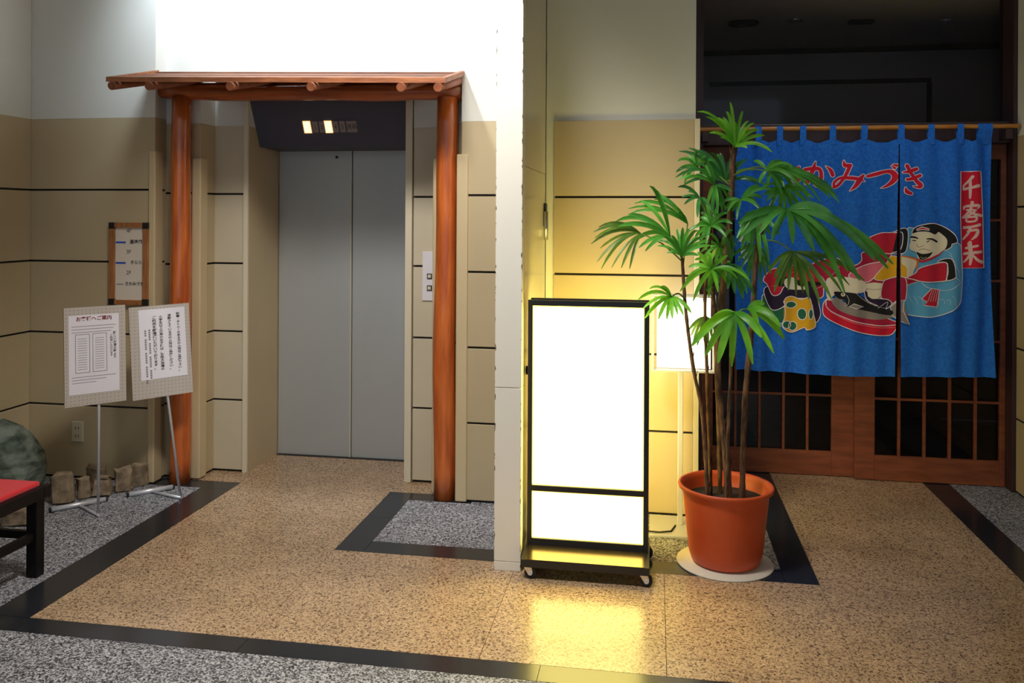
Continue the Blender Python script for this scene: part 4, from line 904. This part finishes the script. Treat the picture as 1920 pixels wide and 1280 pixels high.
FRONDS = [('lime',17,(371,4120,1957),(374,4150,1968),[(190,4006,2111),(231,4035,2091),(282,4142,2098),(312,4101,2095),(337,4008,2153),(366,4072,2069),(400,4081,2121),(445,4020,2057),(504,4130,2010),(523,4012,1924),(248,4064,2019),(299,4088,2000),(420,4072,1948),(491,4236,2047),(451,4128,1970),(433,4130,2079),(337,4223,2138)]),('dark',16,(333,4200,1793),(358,4150,1772),[(113,4181,1943),(158,4160,1957),(206,4217,1951),(254,4076,1927),(308,4204,1936),(427,4141,1902),(96,4087,1814),(109,4195,1861),(131,4247,1779),(161,4109,1881),(402,4190,1895),(475,4127,1784),(545,4211,1760),(476,4301,1856),(360,4176,1919),(299,4296,1938),(253,4223,1927)]),('mid',16,(273,4060,1775),(353,4140,1696),[(235,4021,1885),(233,3958,1680),(261,4063,1638),(283,3985,1641),(326,4096,1657),(132,3982,1796),(97,4037,1798),(192,4006,1845),(350,4046,1746),(353,4120,1704),(180,4117,1822),(224,4175,1874),(316,4146,1653)]),('mid',19,(498,4000,1838),(360,4150,1822),[(573,4020,1721),(621,3880,1765),(686,3940,1686),(713,3886,1694),(771,3907,1750),(794,3911,1695),(810,4033,1724),(595,3894,1851),(683,3926,1752),(754,3964,1739),(540,4031,1884),(447,4053,1886),(466,4005,1784),(574,4054,1883),(682,4067,1827),(621,4067,1709)]),('glossy',32,(582,3950,1661),(484,4020,1597),[(368,3919,1602),(383,3925,1544),(447,3858,1551),(512,3914,1529),(589,3844,1513),(691,3911,1478),(651,3922,1580),(756,3967,1460),(783,3895,1438),(813,3824,1398),(883,3920,1355),(931,3859,1444),(1009,3961,1407),(1012,3894,1429),(903,3892,1507),(871,3993,1562),(769,3895,1628),(813,3886,1305)]),('olive',19,(612,3990,1474),(475,4040,1523),[(536,4015,1291),(565,4016,1313),(614,3908,1280),(676,3952,1265),(718,3925,1245),(764,3910,1273),(826,3969,1288),(840,3920,1333),(503,3978,1379),(913,3971,1352),(537,4032,1350),(597,4015,1298),(668,4056,1282)]),('olive',14,(-64,4080,1548),(127,4060,1420),[(-294,4013,1499),(-264,3987,1416),(-253,4127,1376),(-197,3996,1389),(-151,3978,1391),(-114,4003,1385),(-284,4015,1554),(-258,3993,1578),(-226,4052,1583),(-263,4182,1473),(-290,4200,1522)]),('mid',21,(72,4050,1534),(127,4060,1425),[(-24,3947,1768),(1,4022,1754),(-179,4087,1608),(-165,3930,1584),(-124,4032,1639),(-71,3953,1485),(-43,4066,1466),(-68,4077,1705),(-95,4146,1511)]),('mid',15,(155,4160,1595),(132,4060,1395),[(-125,4075,1665),(-123,4157,1640),(-96,4107,1691),(-60,4080,1696),(16,4164,1734),(77,4089,1686),(107,4101,1646),(-4,4245,1715)]),('mid',16,(123,4030,1445),(127,4060,1435),[(12,3998,1493),(36,3930,1541),(75,3984,1543),(102,4066,1572),(127,4007,1580),(159,4083,1570),(190,3900,1567),(232,3965,1539),(256,4046,1496),(57,4030,1459),(199,4007,1451),(25,4053,1516),(201,4047,1534),(249,4105,1513),(63,4002,1536)]),('mid',17,(257,4100,1585),(261,4150,1569),[(239,4135,1688),(207,4136,1626),(188,4153,1528),(327,3996,1646),(348,3992,1597),(294,4140,1672),(190,4046,1585),(325,4021,1532),(234,4043,1496),(138,4095,1544),(343,4160,1562),(220,4203,1650),(213,4092,1520),(207,4126,1605)]),('lime',19,(257,4000,1388),(260,4050,1385),[(141,4005,1336),(155,4010,1396),(208,3956,1323),(175,3991,1243),(291,3997,1327),(282,3937,1290),(372,3994,1349),(192,3980,1467),(244,4003,1467),(326,3967,1455),(418,3934,1346),(115,3953,1290),(248,4034,1258),(186,4089,1428),(335,4088,1317),(230,4106,1451)]),('lime',17,(76,3945,1265),(141,4090,1243),[(-75,3865,1253),(-41,3872,1173),(18,3869,1170),(79,3846,1177),(129,3865,1190),(163,3891,1200),(27,3890,1313),(-22,3848,1307),(-51,3856,1216),(55,3888,1168),(102,3870,1193)]),('lime',33,(346,3860,1207),(349,3900,1170),[(165,3855,1058),(225,3878,1013),(277,3851,987),(337,3869,970),(423,3834,989),(503,3774,1048),(451,3766,1116),(248,3919,1148),(182,3732,1125)]),('lime',32,(408,3920,1217),(349,3900,1170),[(575,3969,1082),(535,3799,1158),(531,3968,1180),(547,3853,1128),(483,3928,1242),(440,3791,1152)]),('dark',24,(352,4100,1409),(330,4150,1393),[(317,3999,1537),(353,4046,1547),(434,4087,1300),(444,3975,1270),(410,4129,1246),(275,4049,1320),(234,4017,1287),(330,4012,1299),(312,4172,1297),(370,4107,1272),(427,4112,1272),(343,4080,1519)]),('mid',20,(461,4080,1627),(464,4080,1448),[(368,3996,1533),(394,4065,1481),(439,4089,1464),(473,4006,1425),(512,4015,1428),(505,4103,1547),(541,4132,1587),(396,3966,1627),(552,3964,1550),(387,4084,1592),(532,4134,1547),(378,4073,1511),(425,4126,1497)]),('mid',17,(390,4050,1707),(355,4140,1671),[(481,4092,1773),(520,4016,1755),(453,4077,1687),(324,3954,1651),(276,4088,1667),(464,3943,1664),(364,3960,1617),(487,4057,1717),(356,4149,1636),(323,4136,1661),(464,4117,1704),(487,4095,1761)]),('dark',17,(213,4220,1720),(261,4150,1569),[(109,4190,1772),(163,4276,1753),(252,4189,1668),(198,4106,1626),(277,4104,1626),(140,4203,1688),(129,4239,1725),(238,4222,1624)]),('dark',19,(485,4200,1493),(455,4100,1249),[(400,4141,1382),(428,4121,1333),(500,4228,1295),(532,4098,1366),(357,4109,1444),(526,4206,1421),(391,4215,1413),(529,4255,1344),(464,4269,1309),(441,4290,1367)]),('mid',17,(203,4240,1868),(358,4150,1772),[(107,4156,1895),(101,4233,1847),(137,4121,1785),(182,4122,1943),(237,4121,1912),(278,4132,1892),(162,4259,1933),(216,4261,1934),(130,4281,1823),(140,4263,1918),(262,4292,1910)]),('mid',19,(571,4080,1762),(484,4020,1597),[(507,4063,1702),(565,4060,1628),(641,4121,1628),(710,4131,1669),(694,3960,1715),(677,4022,1755),(475,3958,1758),(528,4047,1679),(495,4061,1729),(677,4120,1651),(606,4154,1641)]),('mid',17,(308,4180,1482),(330,4150,1444),[(201,4162,1502),(216,4057,1424),(278,4102,1398),(349,4184,1415),(379,4116,1500),(357,4087,1566),(244,4050,1546),(316,4182,1401),(219,4280,1452),(383,4279,1529),(262,4262,1400)]),('mid',19,(532,4080,1857),(360,4150,1822),[(615,4021,1849),(685,4101,1818),(768,4136,1759),(779,4020,1716),(639,4050,1717),(572,3981,1764),(495,3971,1754),(554,4147,1773),(694,4161,1729)]),('olive',15,(245,4200,1147),(284,4170,1086),[(187,4249,1013),(202,4144,1018),(253,4144,1020),(293,4146,1062),(164,4204,1082),(180,4310,1039),(279,4317,1033),(234,4171,1036)])]
def cr(pts, closed, n=5):
    # Catmull-Rom through points of any dimension
    P = [Vector(p) for p in pts]; N = len(P); out = []
    rng = range(N) if closed else range(N - 1)
    for i in rng:
        p0, p1 = P[(i - 1) % N] if closed or i else P[i], P[i]
        p2 = P[(i + 1) % N]; p3 = P[(i + 2) % N] if closed or i + 2 < N else P[i + 1]
        for k in range(n):
            t = k / n
            out.append(0.5 * ((2 * p1) + (p2 - p0) * t + (2 * p0 - 5 * p1 + 4 * p2 - p3) * t * t + (3 * p1 - p0 - 3 * p2 + p3) * t ** 3))
    if not closed: out.append(P[-1])
    return out
def stroke_faces(bm, pts, layer, mi, closed=False):
    # pts: (x, z, width) in metres; flat ribbon with round ends; y keeps the layer until draping
    n = len(pts); L, R = [], []
    for i, p in enumerate(pts):
        a = pts[(i - 1) % n] if closed or i else p; b = pts[(i + 1) % n] if closed or i < n - 1 else p
        d = Vector((b[0] - a[0], b[1] - a[1]))
        if d.length < 1e-7: d = Vector((1, 0))
        d.normalize(); w = max(p[2], 0.0008) / 2
        L.append(bm.verts.new((p[0] - d.y * w, layer, p[1] + d.x * w))); R.append(bm.verts.new((p[0] + d.y * w, layer, p[1] - d.x * w)))
    for i in range(n if closed else n - 1):
        j = (i + 1) % n
        bm.faces.new((L[i], L[j], R[j], R[i])).material_index = mi
    if not closed:
        for p in (pts[0], pts[-1]):
            w = max(p[2], 0.0008) / 2
            bm.faces.new([bm.verts.new((p[0] + w * math.cos(2 * math.pi * k / 10), layer, p[1] + w * math.sin(2 * math.pi * k / 10))) for k in range(10)]).material_index = mi
def drape(bm, side):
    # clip at the slit, cut into narrow strips and lay on the folded cloth
    geom = lambda: bm.verts[:] + bm.edges[:] + bm.faces[:]
    if side:
        za, zb = NT, NB
        p1 = Vector((SLIT + side * (slit_half(za) + 0.0005), 0, za)); p2 = Vector((SLIT + side * (slit_half(zb) + 0.0005), 0, zb))
        d = p2 - p1; nrm = Vector((d.z, 0, -d.x)).normalized()
        if nrm.x * side > 0: nrm = -nrm
        bmesh.ops.bisect_plane(bm, geom=geom(), plane_co=p1, plane_no=nrm, clear_outer=True)
    if not bm.verts: return bm
    lo = min(v.co.x for v in bm.verts); hi = max(v.co.x for v in bm.verts)
    x = lo + 0.012
    while x < hi:
        bmesh.ops.bisect_plane(bm, geom=geom(), plane_co=(x, 0, 0), plane_no=(1, 0, 0)); x += 0.012
    z = NB
    while z < NT:
        bmesh.ops.bisect_plane(bm, geom=geom(), plane_co=(0, 0, z), plane_no=(0, 0, 1)); z += 0.06
    for v in bm.verts: v.co.y = fold(v.co.x, v.co.z) - 0.0022 - 0.0007 * v.co.y
    return bm
def artwork(key):
    P, S = ART[key]
    bm = bmesh.new(); mats = []
    def mi(c):
        if 'p_' + c not in mats: mats.append('p_' + c)
        return mats.index('p_' + c)
    for layer, c, smooth, outl, pts in P:
        q = [(x / 1000, z / 1000) for x, z in pts]
        if smooth: q = [(v[0], v[1]) for v in cr([(a, b, 0) for a, b in q], True, 4)]
        f = bm.faces.new([bm.verts.new((a, layer, b)) for a, b in q]); f.material_index = mi(c)
        bmesh.ops.triangulate(bm, faces=[f])
        if outl: stroke_faces(bm, [(a, b, 0.0055 if len(pts) < 8 and c == 'red2' else 0.0048) for a, b in q], layer + 0.5, mi('line'), True)
    for layer, c, pts in S:
        q = [(x / 1000, z / 1000, w / 1000) for x, z, w in pts]
        if len(q) > 2: q = [tuple(v) for v in cr(q, False, 5)]
        stroke_faces(bm, q, layer, mi(c))
    return bm, mats
for key, nm in (('fig', 'dyed_picture'), ('left', 'dyed_lettering'), ('right', 'dyed_lettering')):
    for side, par in ((-1, pl), (1, pr)):
        if (key, side) in (('left', 1), ('right', -1)): continue
        bm, mats = artwork(key)
        drape(bm, side)
        if bm.verts: obj(nm, bm, mats, par)
bm = bmesh.new()
for ch, z in (('酒', 1.522), ('場', 1.398)):
    merge(bm, place(text_bm(ch, 0.115, bold=0.003), lambda x, y: (0.568 + x, 1, z + y)))
obj('dyed_lettering', drape(bm, 0), 'p_line', pl)

rod = thing('bamboo_pole', (1.2, RODY, RODZ), 'long bamboo curtain pole across the restaurant front', 'pole')
pts, rad = [], []
for i in range(61):
    x = 0.245 + (2.118 - 0.245) * i / 60
    pts.append((x, RODY, RODZ)); rad.append(RODR * (1.10 if i % 10 == 5 else 1.0))
obj('cane_shaft', T(pts, rad, seg=14), 'bamboo', rod)
for x in (0.31, 2.06):
    br = tag(obj('pole_bracket', B(x - 0.02, x + 0.02, RODY - 0.004, 5.549, RODZ - 0.075, RODZ - 0.0165, bev=0.003), 'darkwood'),
             'dark wooden bracket holding the bamboo pole, ' + ('at its palm end' if x < 1 else 'at the right door post'), 'bracket', 'curtain pole brackets')

# ---------------------------------------------------------------- potted palm
sc_ = tag(obj('plant_mat', lathe([(0, 0.0005), (0.222, 0.0005), (0.224, 0.004), (0.221, 0.008), (0, 0.008)], 56, (0.333, 4.135, 0)), 'saucer'), 'white round mat under the palm pot', 'mat')
palm = thing('potted_palm', (0.335, 4.135, 0.009), 'tall lady palm with fan leaves in an orange plastic pot', 'potted palm')
PC = (0.336, 4.135, 0.009)
obj('pot', lathe([(0.0, 0.0), (0.140, 0.0), (0.158, 0.012), (0.170, 0.05), (0.196, 0.30), (0.200, 0.335), (0.2175, 0.345), (0.221, 0.356), (0.2175, 0.364), (0.206, 0.362), (0.196, 0.340), (0.190, 0.28), (0.0, 0.275)], 64, PC), 'pot', palm)
obj('soil', lathe([(0.191, 0.292), (0.12, 0.296), (0.0, 0.300)], 40, PC), 'soil', palm)
random.seed(21)
for r, pts in CANES:
    p = [Vector(c) / 1000 for c in pts]
    p[0].z = 0.29
    q = cr(p, False, 6)
    rr = [r / 1150 * (1.05 - 0.25 * i / len(q) + random.uniform(-0.10, 0.10)) for i in range(len(q))]
    c = obj('cane', T(q, rr, seg=10), 'cane', palm)
    for i in range(2, len(q) - 2, 3):      # dry leaf sheaths clinging to the cane
        bm = bmesh.new()
        a = random.uniform(0, 6.28); d = Vector((math.cos(a), math.sin(a), 0))
        b0 = q[i] + d * rr[i] * 0.6; s = Vector((-d.y, d.x, 0)) * 0.007
        v = [bm.verts.new(b0 - s), bm.verts.new(b0 + s), bm.verts.new(b0 + d * (rr[i] * 0.4 + 0.006) + Vector((0, 0, 0.045))), bm.verts.new(b0 + d * rr[i] * 0.55)]
        for f in ((0, 1, 3), (1, 2, 3), (2, 0, 3), (0, 2, 1)): bm.faces.new([v[k] for k in f])
        bmesh.ops.recalc_face_normals(bm, faces=bm.faces)
        obj('sheath', bm, 'cane', c)
def leaflet(h, tip, w, seed):
    rn = random.Random(seed)
    h = Vector(h); tip = Vector(tip)
    d = tip - h; ln = d.length
    side = d.cross(Vector((0, 0, 1)))
    if side.length < 1e-4: side = Vector((1, 0, 0))
    side.normalize()
    view = Vector((0.0, -1.0, 0.25)).normalized()
    arch = Vector((0, 0, 1)) * ln * (0.11 + 0.08 * rn.random()) - Vector((0, 1, 0)) * ln * 0.05
    n = 7
    pts = [h + d * (i / n) + arch * (4 * (i / n) * (1 - i / n)) for i in range(n + 1)]
    prof = [0.25, 0.62, 0.90, 1.0, 1.0, 0.94, 0.76, 0.22]
    bm = bmesh.new(); rows_ = []
    roll = rn.uniform(-0.5, 0.5)
    for i, p in enumerate(pts):
        t = (pts[min(i + 1, n)] - pts[max(i - 1, 0)]).normalized()
        s = t.cross(view)
        if s.length < 0.15: s = side.copy()
        s.normalize(); s = Matrix.Rotation(roll, 3, t) @ s
        nn = s.cross(t).normalized()
        hw = w / 2 * prof[i]
        rows_.append((bm.verts.new(p - s * hw + nn * hw * 0.28), bm.verts.new(p - nn * 0.0), bm.verts.new(p + s * hw + nn * hw * 0.28)))
    for a, b in zip(rows_, rows_[1:]):
        for k in (0, 1): bm.faces.new((a[k], b[k], b[k + 1], a[k + 1])).smooth = True
    return bm
for fi, (c, w, hub, at, tips) in enumerate(FRONDS):
    h = Vector(hub) / 1000; a = Vector(at) / 1000
    mid = (h + a) / 2 + Vector((0, 0, 0.02))
    fr_ = obj('frond', T(cr([a, mid, h], False, 4), [0.004] * 6 + [0.0035] * 3, seg=6), 'petiole', palm)
    for ti, t in enumerate(tips):
        obj('leaflet', leaflet(h, Vector(t) / 1000, w / 1000 * (0.85 + 0.3 * random.random()), fi * 50 + ti), 'leaf_' + c, fr_)
